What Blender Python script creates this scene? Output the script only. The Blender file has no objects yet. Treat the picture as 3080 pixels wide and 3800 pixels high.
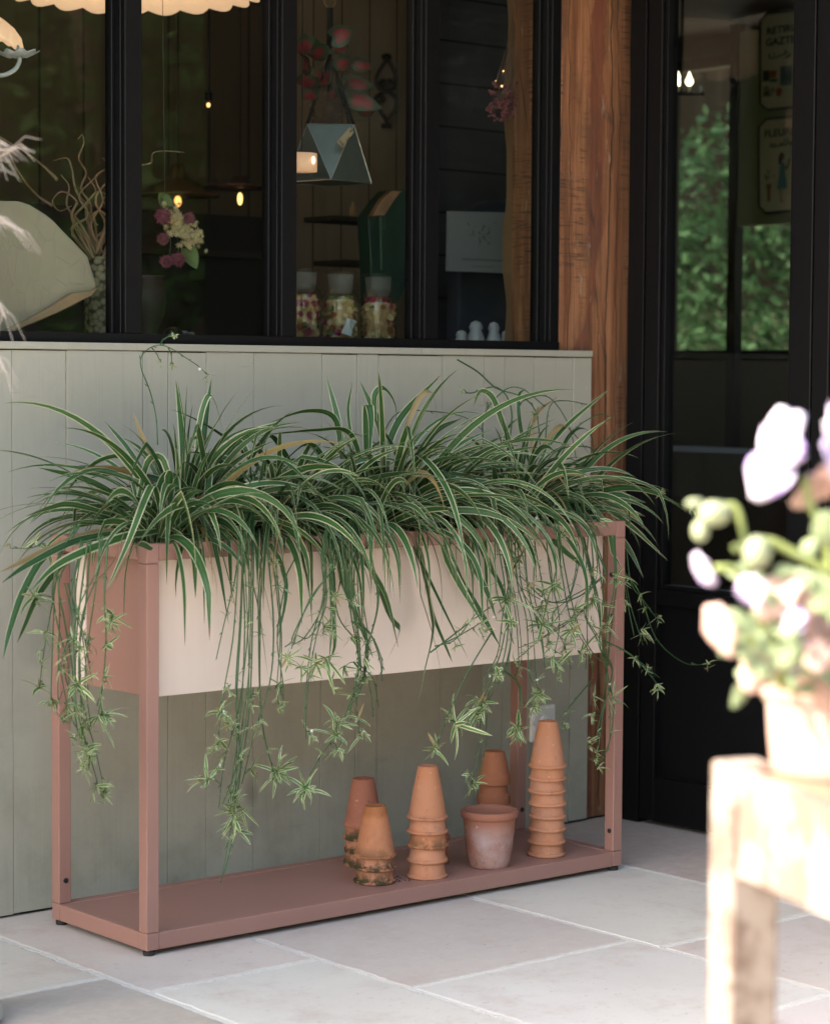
import bpy, bmesh, math, random
from mathutils import Vector, Matrix, noise
rnd = random.Random(7)
S = bpy.context.scene
COL = S.collection

# ------------------------------------------------------------------ camera
CAM = Vector((-4.35564, -4.39886, 1.19456)); YAW, PIT, ROL, FPX = .70431, .05882, .00635, 8586.89
FW = Vector((math.sin(YAW)*math.cos(PIT), math.cos(YAW)*math.cos(PIT), -math.sin(PIT)))
_r = Vector((math.cos(YAW), -math.sin(YAW), 0)); _u = _r.cross(FW)
RT = _r*math.cos(ROL)+_u*math.sin(ROL); UP = _u*math.cos(ROL)-_r*math.sin(ROL)
cd = bpy.data.cameras.new('camera'); cam = bpy.data.objects.new('camera', cd); COL.objects.link(cam)
cam.matrix_world = Matrix(((RT.x, UP.x, -FW.x, CAM.x), (RT.y, UP.y, -FW.y, CAM.y), (RT.z, UP.z, -FW.z, CAM.z), (0, 0, 0, 1)))
cd.sensor_fit = 'HORIZONTAL'; cd.sensor_width = 24; cd.lens = FPX/3080*24
cd.clip_start = .05; cd.clip_end = 1000
cd.dof.use_dof = True; cd.dof.focus_distance = 5.2; cd.dof.aperture_fstop = 3.1; cd.dof.aperture_blades = 9
S.camera = cam

# ------------------------------------------------------------------ sky, sun, exposure
SUN = Vector((-.72, .34, .66)).normalized()
w = bpy.data.worlds.new('World'); S.world = w; w.use_nodes = True
nt = w.node_tree; bg = nt.nodes['Background']
sky = nt.nodes.new('ShaderNodeTexSky'); sky.sky_type = 'NISHITA'; sky.sun_disc = False
sky.sun_elevation = math.asin(SUN.z); sky.sun_rotation = math.atan2(SUN.x, SUN.y)
sky.dust_density = 3.0; sky.ozone_density = .5; sky.air_density = 1.0
nt.links.new(sky.outputs[0], bg.inputs[0]); bg.inputs[1].default_value = .15
ld = bpy.data.lights.new('sun', 'SUN'); ld.energy = 2.0; ld.angle = math.radians(.5); ld.color = (1, .97, .93)
so = bpy.data.objects.new('sun', ld); COL.objects.link(so); so.location = (-6, 2, 6)
so.rotation_euler = SUN.to_track_quat('Z', 'Y').to_euler()
S.view_settings.view_transform = 'Standard'; S.view_settings.look = 'None'
S.view_settings.exposure = 2.8; S.view_settings.gamma = 1
S.view_settings.use_white_balance = True; S.view_settings.white_balance_temperature = 7600; S.view_settings.white_balance_tint = 8
S.cycles.use_denoising = True; S.cycles.max_bounces = 10; S.cycles.diffuse_bounces = 5
S.cycles.glossy_bounces = 5; S.cycles.transparent_max_bounces = 24; S.cycles.transmission_bounces = 6
S.cycles.sample_clamp_indirect = 6; S.cycles.caustics_reflective = False; S.cycles.caustics_refractive = False

# ------------------------------------------------------------------ helpers
def ray(x, y): return FW + RT*((x-1540)/FPX) + UP*((1900-y)/FPX)
def at(x, y, Y):                         # photograph pixel -> point on the upright plane Y (parallel to the shop wall)
    d = ray(x, y); return CAM + d*((Y-CAM.y)/d.y)
def atX(x, y, X): d = ray(x, y); return CAM + d*((X-CAM.x)/d.x)
def atZ(x, y, Z): d = ray(x, y); return CAM + d*((Z-CAM.z)/d.z)
K = 3080/1736
def dat(x, y, Y): return at(x*K, y*K, Y)

class MB:
    def __init__(s): s.v = []; s.f = []; s.uv = []; s.uv2 = []; s.col = []
    def box(s, a, b, M=None):
        x0, y0, z0 = a; x1, y1, z1 = b; n = len(s.v)
        p = [(x0,y0,z0),(x1,y0,z0),(x1,y1,z0),(x0,y1,z0),(x0,y0,z1),(x1,y0,z1),(x1,y1,z1),(x0,y1,z1)]
        s.v += [tuple(M @ Vector(q)) for q in p] if M else p
        s.f += [tuple(n+i for i in q) for q in ((0,3,2,1),(4,5,6,7),(0,1,5,4),(1,2,6,5),(2,3,7,6),(3,0,4,7))]
        return s
    def tube(s, pts, rad, n=6, cap=True):
        pts = [Vector(p) for p in pts]; m = len(pts)
        if not hasattr(rad, '__len__'): rad = [rad]*m
        b = len(s.v); prev = None
        for i, p in enumerate(pts):
            t = (pts[min(i+1, m-1)]-pts[max(i-1, 0)])
            t = t.normalized() if t.length > 1e-9 else Vector((0, 0, 1))
            if prev is None:
                a = t.cross(Vector((0, 0, 1)));
                if a.length < .05: a = t.cross(Vector((1, 0, 0)))
            else: a = prev - t*prev.dot(t)
            a.normalize(); prev = a; c = t.cross(a)
            for k in range(n):
                q = 2*math.pi*k/n; s.v.append(tuple(p+(a*math.cos(q)+c*math.sin(q))*rad[i]))
        for i in range(m-1):
            for k in range(n):
                k2 = (k+1) % n; s.f.append((b+i*n+k, b+i*n+k2, b+(i+1)*n+k2, b+(i+1)*n+k))
        if cap:
            s.f.append(tuple(b+k for k in range(n))[::-1]); s.f.append(tuple(b+(m-1)*n+k for k in range(n)))
        return s
    def lathe(s, prof, c=(0, 0, 0), n=40, wob=0, seed=0, M=None, sx=1):
        b = len(s.v); m = len(prof)
        for i, (r, z) in enumerate(prof):
            for k in range(n):
                q = 2*math.pi*k/n; rr = r
                if wob: rr = r*(1+wob*noise.noise(Vector((math.cos(q)*1.5+seed, math.sin(q)*1.5, z*18))))
                p = Vector((rr*math.cos(q)*sx, rr*math.sin(q), z))
                if M: p = M @ p
                s.v.append((p.x+c[0], p.y+c[1], p.z+c[2]))
        for i in range(m-1):
            for k in range(n):
                k2 = (k+1) % n; s.f.append((b+i*n+k, b+i*n+k2, b+(i+1)*n+k2, b+(i+1)*n+k))
        if prof[0][0] > 1e-6: s.f.append(tuple(b+k for k in range(n))[::-1])
        if prof[-1][0] > 1e-6: s.f.append(tuple(b+(m-1)*n+k for k in range(n)))
        return s
    def ball(s, c, r, n=10, m=7, sc=(1, 1, 1)):
        pr = [(max(1e-7, math.sin(math.pi*i/m))*r, -math.cos(math.pi*i/m)*r) for i in range(m+1)]
        return s.lathe(pr, c, n, M=Matrix.Diagonal((sc[0], sc[1], sc[2])))
    def prism(s, poly, d):                # poly: 3-D points, d: extrusion vector
        b = len(s.v); n = len(poly); d = Vector(d)
        s.v += [tuple(p) for p in poly] + [tuple(Vector(p)+d) for p in poly]
        s.f.append(tuple(range(b, b+n))); s.f.append(tuple(range(b+2*n-1, b+n-1, -1)))
        for i in range(n): j = (i+1) % n; s.f.append((b+j, b+i, b+n+i, b+n+j))
        return s
    def quad(s, *p): b = len(s.v); s.v += [tuple(q) for q in p]; s.f.append(tuple(range(b, b+len(p)))); return s
    def build(s, name, mat, parent=None, smooth=False, bevel=0, seg=2, world=True, auto=None, fix=True):
        me = bpy.data.meshes.new(name); me.from_pydata(s.v, [], s.f)
        if s.uv:
            l = me.uv_layers.new(name='leaf'); l2 = me.uv_layers.new(name='var')
            idx = [0]*len(me.loops); me.loops.foreach_get('vertex_index', idx)
            l.data.foreach_set('uv', [c for i in idx for c in s.uv[i]])
            l2.data.foreach_set('uv', [c for i in idx for c in s.uv2[i]])
        if s.col:
            ca = me.color_attributes.new('tone', 'FLOAT_COLOR', 'CORNER')
            idx = [0]*len(me.loops); me.loops.foreach_get('vertex_index', idx)
            ca.data.foreach_set('color', [c for i in idx for c in s.col[i]])
        if fix:
            bm = bmesh.new(); bm.from_mesh(me); bmesh.ops.recalc_face_normals(bm, faces=bm.faces); bm.to_mesh(me); bm.free()
        me.materials.append(mat)
        if smooth: me.polygons.foreach_set('use_smooth', [True]*len(me.polygons))
        me.update()
        o = bpy.data.objects.new(name, me); COL.objects.link(o)
        if parent is not None:
            o.parent = parent
            if world and parent.type == 'EMPTY': o.location = -parent.location
        if bevel:
            m = o.modifiers.new('bevel', 'BEVEL'); m.width = bevel; m.segments = seg; m.limit_method = 'ANGLE'; m.angle_limit = .6
            m.harden_normals = False
        if auto:
            me.polygons.foreach_set('use_smooth', [True]*len(me.polygons))
            try: me.set_sharp_from_angle(angle=auto)
            except Exception: pass
        return o

def tag(o, label=None, cat=None, group=None, kind=None):
    for k, v in (('label', label), ('category', cat), ('group', group), ('kind', kind)):
        if v: o[k] = v
    return o
def empty(name, loc, label=None, cat=None, group=None, rz=0):
    o = bpy.data.objects.new(name, None); COL.objects.link(o); o.location = loc; o.rotation_euler = (0, 0, rz)
    o.empty_display_size = .05
    return tag(o, label, cat, group)

# ------------------------------------------------------------------ materials
class NT:
    def __init__(s, name, rough=.6, metal=0, spec=None):
        s.m = bpy.data.materials.new(name); s.m.use_nodes = True; s.t = s.m.node_tree; s.n = s.t.nodes; s.l = s.t.links
        s.b = s.n['Principled BSDF']; s.b.inputs['Roughness'].default_value = rough; s.b.inputs['Metallic'].default_value = metal
        if spec is not None: s.b.inputs['Specular IOR Level'].default_value = spec
        s._tc = None
    def tc(s, out='Object'):
        if s._tc is None: s._tc = s.n.new('ShaderNodeTexCoord')
        return s._tc.outputs[out]
    def geo(s): return s.n.new('ShaderNodeNewGeometry').outputs['Position']
    def mapping(s, vec, scale=(1, 1, 1), rot=(0, 0, 0), loc=(0, 0, 0)):
        m = s.n.new('ShaderNodeMapping'); m.inputs['Scale'].default_value = scale; m.inputs['Rotation'].default_value = rot
        m.inputs['Location'].default_value = loc; s.l.new(vec, m.inputs[0]); return m.outputs[0]
    def noise(s, vec, scale=5, detail=4, rough=.6, dist=0, out=0):
        n = s.n.new('ShaderNodeTexNoise'); n.inputs['Scale'].default_value = scale; n.inputs['Detail'].default_value = detail
        n.inputs['Roughness'].default_value = rough; n.inputs['Distortion'].default_value = dist; s.l.new(vec, n.inputs['Vector']); return n.outputs[out]
    def vor(s, vec, scale, feat='F1', out=0, rand=1):
        n = s.n.new('ShaderNodeTexVoronoi'); n.feature = feat; n.inputs['Scale'].default_value = scale
        n.inputs['Randomness'].default_value = rand; s.l.new(vec, n.inputs['Vector']); return n.outputs[out]
    def ramp(s, fac, stops):
        r = s.n.new('ShaderNodeValToRGB'); e = r.color_ramp.elements
        while len(e) < len(stops): e.new(.5)
        for i, (p, c) in enumerate(stops):
            e[i].position = p; e[i].color = (*c, 1) if hasattr(c, '__len__') else (c, c, c, 1)
        s.l.new(fac, r.inputs[0]); return r.outputs[0]
    def mix(s, a, b, f, mode='MIX'):
        m = s.n.new('ShaderNodeMix'); m.data_type = 'RGBA'; m.blend_type = mode
        for v, i in ((f, 0), (a, 6), (b, 7)):
            if isinstance(v, (int, float)): m.inputs[i].default_value = v if i == 0 else (v, v, v, 1)
            elif isinstance(v, tuple): m.inputs[i].default_value = (*v[:3], 1)
            else: s.l.new(v, m.inputs[i])
        return m.outputs[2]
    def math(s, op, a, b=None, c=None, clamp=False):
        m = s.n.new('ShaderNodeMath'); m.operation = op; m.use_clamp = clamp
        for v, i in ((a, 0), (b, 1), (c, 2)):
            if v is None: continue
            if isinstance(v, (int, float)): m.inputs[i].default_value = v
            else: s.l.new(v, m.inputs[i])
        return m.outputs[0]
    def sep(s, vec): n = s.n.new('ShaderNodeSeparateXYZ'); s.l.new(vec, n.inputs[0]); return n.outputs
    def bump(s, h, strength=.3, dist=.002):
        b = s.n.new('ShaderNodeBump'); b.inputs['Strength'].default_value = strength; b.inputs['Distance'].default_value = dist
        s.l.new(h, b.inputs['Height']); s.l.new(b.outputs[0], s.b.inputs['Normal']); return s
    def base(s, c):
        if isinstance(c, tuple): s.b.inputs['Base Color'].default_value = (*c[:3], 1)
        else: s.l.new(c, s.b.inputs['Base Color'])
        return s
    def rough(s, v): s.l.new(v, s.b.inputs['Roughness']); return s

def simple(name, c, rough=.6, metal=0, var=.15, scale=12, bump=0):
    t = NT(name, rough, metal); n = t.noise(t.tc(), scale, 5)
    t.base(t.mix(tuple(x*(1-var) for x in c), tuple(min(1, x*(1+var)) for x in c), n))
    if bump: t.bump(t.noise(t.tc(), scale*12, 4), bump, .001)
    return t.m
def emit(name, c, st):
    t = NT(name); t.b.inputs['Emission Color'].default_value = (*c, 1); t.b.inputs['Emission Strength'].default_value = st
    t.base(c); return t.m
def glass_mat(name, tint=(.93, .96, .94), refl=.04):
    t = NT(name); n, l = t.n, t.l; n.remove(t.b)
    lw = n.new('ShaderNodeLayerWeight'); lw.inputs[0].default_value = .5
    p = t.math('POWER', lw.outputs['Facing'], 5); f = t.math('MULTIPLY_ADD', p, 1-refl, refl)
    tr = n.new('ShaderNodeBsdfTransparent'); tr.inputs[0].default_value = (*tint, 1)
    gl = n.new('ShaderNodeBsdfGlossy'); gl.inputs['Roughness'].default_value = 0
    # very slight ripple of old float glass
    b = n.new('ShaderNodeBump'); b.inputs['Strength'].default_value = .02; b.inputs['Distance'].default_value = .01
    l.new(t.noise(t.tc(), 2.5, 1), b.inputs['Height']); l.new(b.outputs[0], gl.inputs['Normal'])
    mx = n.new('ShaderNodeMixShader'); l.new(f, mx.inputs[0]); l.new(tr.outputs[0], mx.inputs[1]); l.new(gl.outputs[0], mx.inputs[2])
    l.new(mx.outputs[0], n['Material Output'].inputs[0]); return t.m

def m_sage():
    t = NT('sage_paint', .55); P = t.geo(); sx = t.sep(P)
    big = t.noise(P, 3, 4); grain = t.noise(t.mapping(P, (90, 90, 3)), 1.0, 5, .65)
    c = t.mix((.318, .306, .246), (.40, .388, .322), big)
    c = t.mix(c, (.2, .2, .165), t.math('MULTIPLY', t.ramp(grain, [(.52, 0), (.8, .35)]), t.ramp(t.noise(P, 2.6, 3), [(.42, 0), (.62, 1)])))
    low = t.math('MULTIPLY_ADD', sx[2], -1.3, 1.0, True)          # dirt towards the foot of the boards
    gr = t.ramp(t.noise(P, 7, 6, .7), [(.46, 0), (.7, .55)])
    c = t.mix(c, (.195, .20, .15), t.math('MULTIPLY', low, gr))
    sc = t.ramp(t.noise(t.mapping(P, (30, 30, 9), loc=(3, 1, 2)), 1, 6, .7), [(.66, 0), (.72, .75)])
    sc2 = t.ramp(t.noise(P, 2.2, 2), [(.52, 0), (.66, 1)])
    c = t.mix(c, (.13, .115, .09), t.math('MULTIPLY', sc, sc2))
    kd = t.vor(t.mapping(P, (5.5, 5.5, 2.6), loc=(1.3, 0, .4)), 1.0); km = t.math('MULTIPLY', t.ramp(kd, [(.05, .75), (.13, 0)]), t.ramp(t.noise(P, 1.7, 2), [(.5, 0), (.6, 1)])); c = t.mix(c, (.15, .14, .11), km)
    hs = t.ramp(t.noise(t.mapping(P, (4, 4, 55), rot=(0, .12, 0), loc=(2, 2, 2)), 1, 5, .75), [(.62, 0), (.72, .6)]); hm = t.ramp(t.noise(P, 3.6, 3), [(.5, 0), (.62, 1)]); c = t.mix(c, (.17, .155, .125), t.math('MULTIPLY', hs, hm))
    ch = t.ramp(t.noise(t.mapping(P, (60, 60, 20), loc=(9, 4, 1)), 1, 3), [(.735, 0), (.76, .8)])
    c = t.mix(c, (.5, .48, .43), ch)
    t.base(c); t.bump(t.mix(grain, t.noise(P, 30, 4), .5), .32, .004); return t.m
def m_frame():
    t = NT('pink_powder_coat', .48); P = t.tc()
    c = t.mix((.30, .152, .122), (.335, .172, .138), t.noise(P, 6, 3)); t.base(c)
    t.bump(t.noise(P, 700, 2), .12, .0006); return t.m
def m_ply():
    t = NT('pale_plywood', .55); P = t.tc()
    g = t.noise(t.mapping(P, (45, 45, 2.2)), 1.0, 6, .7); b = t.noise(t.mapping(P, (6, 6, .8)), 1, 2)
    c = t.mix((.69, .555, .475), (.74, .61, .535), g); c = t.mix(c, (.66, .53, .44), t.ramp(b, [(.5, 0), (.75, .3)]))
    t.base(c); t.bump(g, .1, .001); return t.m
def m_terra(name, a, b, dirt=0., lime=0., top=0., moss=0.):
    t = NT(name, .8, spec=.25); P = t.tc(); oi = t.n.new('ShaderNodeObjectInfo').outputs['Random']
    off = t.n.new('ShaderNodeVectorMath'); off.operation = 'ADD'; t.l.new(P, off.inputs[0])
    cx = t.n.new('ShaderNodeCombineXYZ'); t.l.new(t.math('MULTIPLY', oi, 7.3), cx.inputs[0]); t.l.new(t.math('MULTIPLY', oi, 3.1), cx.inputs[2])
    t.l.new(cx.outputs[0], off.inputs[1]); Q = off.outputs[0]
    c = t.mix(a, b, t.noise(Q, 14, 5)); c = t.mix(c, tuple(x*.8 for x in a), t.math('MULTIPLY', oi, .4))
    sp = t.ramp(t.noise(Q, 90, 3), [(.66, 0), (.74, .5)]); c = t.mix(c, (.72, .5, .4), sp)
    dk = t.ramp(t.noise(Q, 60, 2), [(.7, 0), (.76, .6)]); c = t.mix(c, tuple(x*.35 for x in a), dk)
    z = t.sep(P)[2]
    if lime:
        f = t.math('MULTIPLY', t.ramp(t.noise(Q, 9, 7, .75), [(.36, 0), (.66, lime)]), t.ramp(z, [(.0, .7), (.07, 1), (.112, 0)]))
        c = t.mix(c, (.42, .34, .335), f)
    if dirt:
        f = t.ramp(t.noise(Q, 34, 6, .75), [(.54, 0), (.66, dirt)]); zz = t.ramp(z, [(.0, 1), (.035, .65), (.07, 0)])
        c = t.mix(c, (.07, .04, .022), t.math('MULTIPLY', f, zz))
    if moss:
        f = t.ramp(t.noise(Q, 30, 4, .7), [(.42, 0), (.55, moss)]); zz = t.ramp(z, [(.0, 1), (.012, 1), (.03, .2)])
        c = t.mix(c, (.035, .035, .015), t.math('MULTIPLY', f, zz))
    if top:
        f = t.math('ADD', t.ramp(z, [(.085, 0), (.102, 1)]), t.math('MULTIPLY_ADD', t.noise(Q, 40, 4), 1.2, -.9)); f = t.math('MULTIPLY', f, top, clamp=True)
        c = t.mix(c, (.17, .06, .02), f)
        f2 = t.ramp(t.math('ADD', z, t.math('MULTIPLY', t.noise(Q, 9, 3), .03)), [(.07, 0), (.125, .45)]); c = t.mix(c, (.46, .165, .06), f2)
    t.base(c); t.bump(t.noise(Q, 160, 4), .25, .0012); return t.m
def m_post():
    t = NT('old_timber', .6); P = t.geo(); x, y, z = t.sep(P)[0:3]
    warp = t.math('MULTIPLY_ADD', t.noise(t.mapping(P, (2, 2, 1.1)), 1.5, 3), .12, -.06)
    xx = t.math('ADD', x, warp)
    g = t.noise(t.mapping(P, (70, 40, 2.0)), 1.0, 6, .7, .6); g2 = t.noise(t.mapping(P, (9, 9, .9)), 1.3, 4, .6, .8)
    g = t.ramp(g, [(.36, 0), (.64, 1)]); c = t.mix((.16, .058, .026), (.385, .175, .085), g); c = t.mix(c, (.14, .055, .026), t.ramp(g2, [(.42, 0), (.68, .8)]))
    # red heartwood strip, narrowing downwards then widening over the left half
    hw = t.ramp(z, [(.0, .075), (.95/2.4, .065), (1.24/2.4, .045), (1.33/2.4, .009), (1.5/2.4, .013), (1.57/2.4, .030), (1.9/2.4, .034), (1.0, .026)])
    zn = t.math('DIVIDE', z, 2.4)
    r = hw.node; t.l.new(zn, r.inputs[0])
    cx = t.ramp(zn, [(.0, .47), (1.2/2.4, .475), (1.4/2.4, .525), (1.7/2.4, .535), (1, .545)])
    edge = t.math('MULTIPLY_ADD', t.noise(t.mapping(P, (3, 3, 5)), 2, 4), .05, -.025)
    dx = t.math('ABSOLUTE', t.math('ADD', t.math('SUBTRACT', x, t.math('MULTIPLY_ADD', cx, 1.0, -.5)), edge))
    m = t.ramp(t.math('MULTIPLY', t.math('SUBTRACT', hw, dx), 120), [(.0, 0), (.9, 1)])
    c = t.mix(c, t.mix((.14, .042, .026), (.22, .070, .040), t.noise(t.mapping(P, (30, 30, 2)), 1, 5)), t.math('MULTIPLY', m, t.ramp(t.noise(t.mapping(P, (22, 22, 5)), 1, 4, .7), [(.3, .45), (.55, 1)])))
    st = t.ramp(t.noise(t.mapping(P, (9, 9, 3.5), loc=(5, 1, 8)), 1, 5, .7), [(.5, 0), (.68, .6)]); c = t.mix(c, (.085, .05, .032), st)
    # saw marks
    sm = t.ramp(t.noise(t.mapping(P, (14, 14, 190)), 1, 3, .6), [(.52, 0), (.62, 1)]); area = t.ramp(t.noise(t.mapping(P, (9, 9, 2.4), loc=(4, 0, 1.3)), 1, 3), [(.46, 0), (.56, 1)])
    xm = t.ramp(t.math('ADD', x, .1), [(.0, 1), (.085, .9), (.115, 0), (.215, 0), (.235, .8)])
    c = t.mix(c, (.05, .032, .022), t.math('MULTIPLY', t.math('MULTIPLY', t.math('MULTIPLY', sm, area), xm), .85))
    # cracks
    cr = t.vor(t.mapping(P, (11, 11, .55), loc=(.3, .1, .2)), 1.6, 'DISTANCE_TO_EDGE'); cm = t.ramp(cr, [(.004, 1), (.014, 0)])
    cn = t.ramp(t.noise(P, 3, 2), [(.45, 0), (.6, 1)]); c = t.mix(c, (.03, .018, .012), t.math('MULTIPLY', cm, cn))
    for x0, sc_, am, wd, sd in ((-.062, 1.6, .05, .0016, 3), (.088, 1.1, .07, .0024, 11), (.118, 2.0, .06, .0014, 23), (.02, .9, .03, .0010, 37)):
        q = t.noise(t.mapping(P, (0, 0, 1), loc=(sd, sd, 0)), sc_, 5, .6); d_ = t.math('ABSOLUTE', t.math('SUBTRACT', t.math('SUBTRACT', x, x0), t.math('MULTIPLY_ADD', q, am*2, -am)))
        wv = t.math('MULTIPLY', t.noise(t.mapping(P, (0, 0, 1), loc=(sd, 2, 0)), 7, 3), wd*2.2); c = t.mix(c, (.025, .015, .010), t.math('MULTIPLY', t.math('SUBTRACT', wv, d_), 900, clamp=True))
    pl_ = t.ramp(t.noise(t.mapping(P, (40, 40, 9), loc=(7, 7, 7)), 1, 5, .7), [(.63, 0), (.72, .6)]); c = t.mix(c, (.46, .36, .28), pl_)
    t.base(c); t.bump(t.mix(g, t.math('SUBTRACT', 1, cm), .5), .35, .004); return t.m
def m_paving():
    t = NT('limestone', .75); P = t.geo(); a = t.n.new('ShaderNodeAttribute'); a.attribute_name = 'tone'
    n1 = t.noise(P, 2.5, 5, .6); n2 = t.noise(P, 26, 6, .7)
    c = t.mix(a.outputs['Color'], (.46, .41, .37), t.ramp(n1, [(.4, 0), (.75, .5)]))
    c = t.mix(c, (.55, .51, .465), t.ramp(n2, [(.45, 0), (.75, .45)]))
    pit = t.ramp(t.noise(t.mapping(P, (1, 2.2, 1)), 34, 5, .75), [(.60, 0), (.67, .7)]); pa = t.ramp(t.noise(P, 2.1, 3), [(.35, .25), (.62, 1)]); c = t.mix(c, (.24, .205, .18), t.math('MULTIPLY', pit, pa))
    bl = t.ramp(t.noise(P, 6, 6, .75), [(.50, 0), (.7, .55)]); c = t.mix(c, (.42, .33, .28), bl)
    t.base(c); t.bump(t.mix(n2, t.noise(P, 120, 4), .5), .35, .002); return t.m
def m_grout():
    t = NT('lime_grout', .9); P = t.geo(); n = t.noise(P, 60, 5, .7)
    t.base(t.mix((.52, .50, .46), (.72, .70, .65), n)); t.bump(n, .9, .006); return t.m
def m_leaf(name, green, green2, cream, edge=.6, brown=True):
    t = NT(name, .42, spec=.35); uv = t.n.new('ShaderNodeUVMap'); uv.uv_map = 'leaf'; u2 = t.n.new('ShaderNodeUVMap'); u2.uv_map = 'var'
    u, v = t.sep(uv.outputs[0])[0:2]; r, q = t.sep(u2.outputs[0])[0:2]
    au = t.math('ABSOLUTE', t.math('MULTIPLY_ADD', u, 2, -1))
    st = t.math('SINE', t.math('MULTIPLY', u, 46)); c = t.mix(green, green2, r)
    c = t.mix(c, tuple(x*1.5 for x in green2), t.math('MULTIPLY_ADD', st, .16, .16))
    mid = t.ramp(au, [(.03, .55), (.12, 0)]); c = t.mix(c, tuple(x*1.8 for x in green2), mid)
    lo = t.math('MULTIPLY_ADD', r, -.22, edge+.12)
    m = t.math('MULTIPLY', t.math('SUBTRACT', au, lo), 9, clamp=True)
    c = t.mix(c, cream, m)
    if brown:
        b = t.math('MULTIPLY', t.math('SUBTRACT', v, t.math('MULTIPLY_ADD', t.math('POWER', q, 3), -.09, .992)), 30, clamp=True); c = t.mix(c, (.13, .06, .025), b); c = t.mix(c, (.30, .215, .10), t.ramp(q, [(.962, 0), (.968, .9)]))
    t.base(c)
    tr = t.n.new('ShaderNodeBsdfTranslucent'); t.l.new(c, tr.inputs[0]); mx = t.n.new('ShaderNodeMixShader'); mx.inputs[0].default_value = .22
    t.l.new(t.b.outputs[0], mx.inputs[1]); t.l.new(tr.outputs[0], mx.inputs[2]); t.l.new(mx.outputs[0], t.n['Material Output'].inputs[0]); return t.m
def m_foliage(name, a, b):
    t = NT(name, .6, spec=.12); oi = t.noise(t.geo(), .9, 3); oj = t.n.new('ShaderNodeNewGeometry').outputs['Random Per Island']
    c = t.mix(t.mix(a, b, oi), tuple(x*1.7 for x in b), t.math('MULTIPLY', oj, .6)); t.base(c)
    tr = t.n.new('ShaderNodeBsdfTranslucent'); t.l.new(c, tr.inputs[0]); mx = t.n.new('ShaderNodeMixShader'); mx.inputs[0].default_value = .3
    t.l.new(t.b.outputs[0], mx.inputs[1]); t.l.new(tr.outputs[0], mx.inputs[2]); t.l.new(mx.outputs[0], t.n['Material Output'].inputs[0]); return t.m
def m_worn():
    t = NT('worn_white_paint', .7); P = t.tc(); n = t.noise(P, 17, 5, .65); f = t.ramp(n, [(.42, 0), (.55, 1)])
    g = t.noise(t.mapping(P, (60, 60, 4)), 1, 5); c = t.mix((.275, .235, .215), t.mix((.105, .070, .056), (.165, .118, .098), g), t.math('MULTIPLY', f, .9))
    t.base(c); t.bump(n, .3, .003); return t.m
def m_planks(name, a, b, ax=2, pitch=.12, rough=.7, spec=.12):
    t = NT(name, rough, spec=spec); P = t.geo(); s = t.sep(P)[ax]; f = t.math('FRACT', t.math('DIVIDE', s, pitch))
    gap = t.ramp(f, [(.0, 1), (.03, 1), (.05, 0)]); sc = [4, 4, 4]; sc = [3 if i != ax else 40 for i in range(3)]
    n = t.noise(t.mapping(P, tuple(sc)), 1, 5, .7); c = t.mix(a, b, n); c = t.mix(c, (.01, .009, .008), gap)
    t.base(c); t.bump(n, .3, .003); return t.m
def m_wood(name, a, b, rough=.55):
    t = NT(name, rough); P = t.geo(); n = t.noise(t.mapping(P, (40, 40, 2)), 1, 6, .7, .5); t.base(t.mix(a, b, n)); t.bump(n, .25, .002); return t.m
def m_bark():
    t = NT('sliced_log_bark', .8); P = t.geo(); d = t.vor(t.mapping(P, (1, 1, 1)), 75); c = t.ramp(d, [(.1, (.40, .34, .21)), (.5, (.30, .25, .15)), (.72, (.08, .065, .04))])
    t.base(c); t.bump(d, .5, .004); return t.m

SAGE = m_sage(); PINK = m_frame(); PLY = m_ply()
BLACK = simple('black_steel', (.0035, .0035, .0042), .5, 0, .3, 20, .1); BLACK.node_tree.nodes['Principled BSDF'].inputs['Specular IOR Level'].default_value = .18
RUBBER = simple('black_rubber', (.015, .015, .015), .7)
GLASS = glass_mat('window_glass', (.88, .91, .89), .022); JARG = glass_mat('jar_glass', (.97, .98, .97), .05)
PAVE = m_paving(); GROUT = m_grout(); POST = m_post()
SPIDER = m_leaf('spider_leaf', (.017, .058, .020), (.038, .102, .028), (.50, .51, .33), .73)
BABY = m_leaf('plantlet_leaf', (.045, .12, .035), (.075, .17, .045), (.60, .60, .38), .55)
STEM = simple('runner_green', (.030, .085, .026), .45, 0, .3, 30)
PETAL = simple('white_petal', (.58, .58, .54), .6)
SOILM = simple('dark_soil', (.03, .022, .016), .95, 0, .5, 60, .8)
WHITEP = simple('white_plastic', (.72, .71, .69), .35, 0, .04)

# ------------------------------------------------------------------ ground and paving
g = MB().quad((-200, -200, -.012), (200, -200, -.012), (200, 200, -.012), (-200, 200, -.012))
tag(g.build('ground', simple('bare_ground', (.28, .25, .21), .9, 0, .3, .4)), kind='structure')
g = MB().box((-9, -9.5, -.011), (6.5, 0.02, -.0014)); tag(g.build('grout_bed', GROUT), kind='structure')
def rough_poly(x0, y0, x1, y1, gap=.0065):
    pts = []; c = [(x0+gap, y0+gap), (x1-gap, y0+gap), (x1-gap, y1-gap), (x0+gap, y1-gap)]
    for i in range(4):
        a, b = c[i], c[(i+1) % 4]; L = math.hypot(b[0]-a[0], b[1]-a[1]); n = max(4, int(L/.016))
        for k in range(n):
            t = k/n; x = a[0]+(b[0]-a[0])*t; y = a[1]+(b[1]-a[1])*t
            if k: x += noise.noise(Vector((x*55, y*55, 1)))*.005+noise.noise(Vector((x*12, y*12, 5)))*.003; y += noise.noise(Vector((x*55, y*55, 9)))*.005+noise.noise(Vector((x*12, y*12, 7)))*.003
            pts.append((x, y))
    return pts
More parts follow.
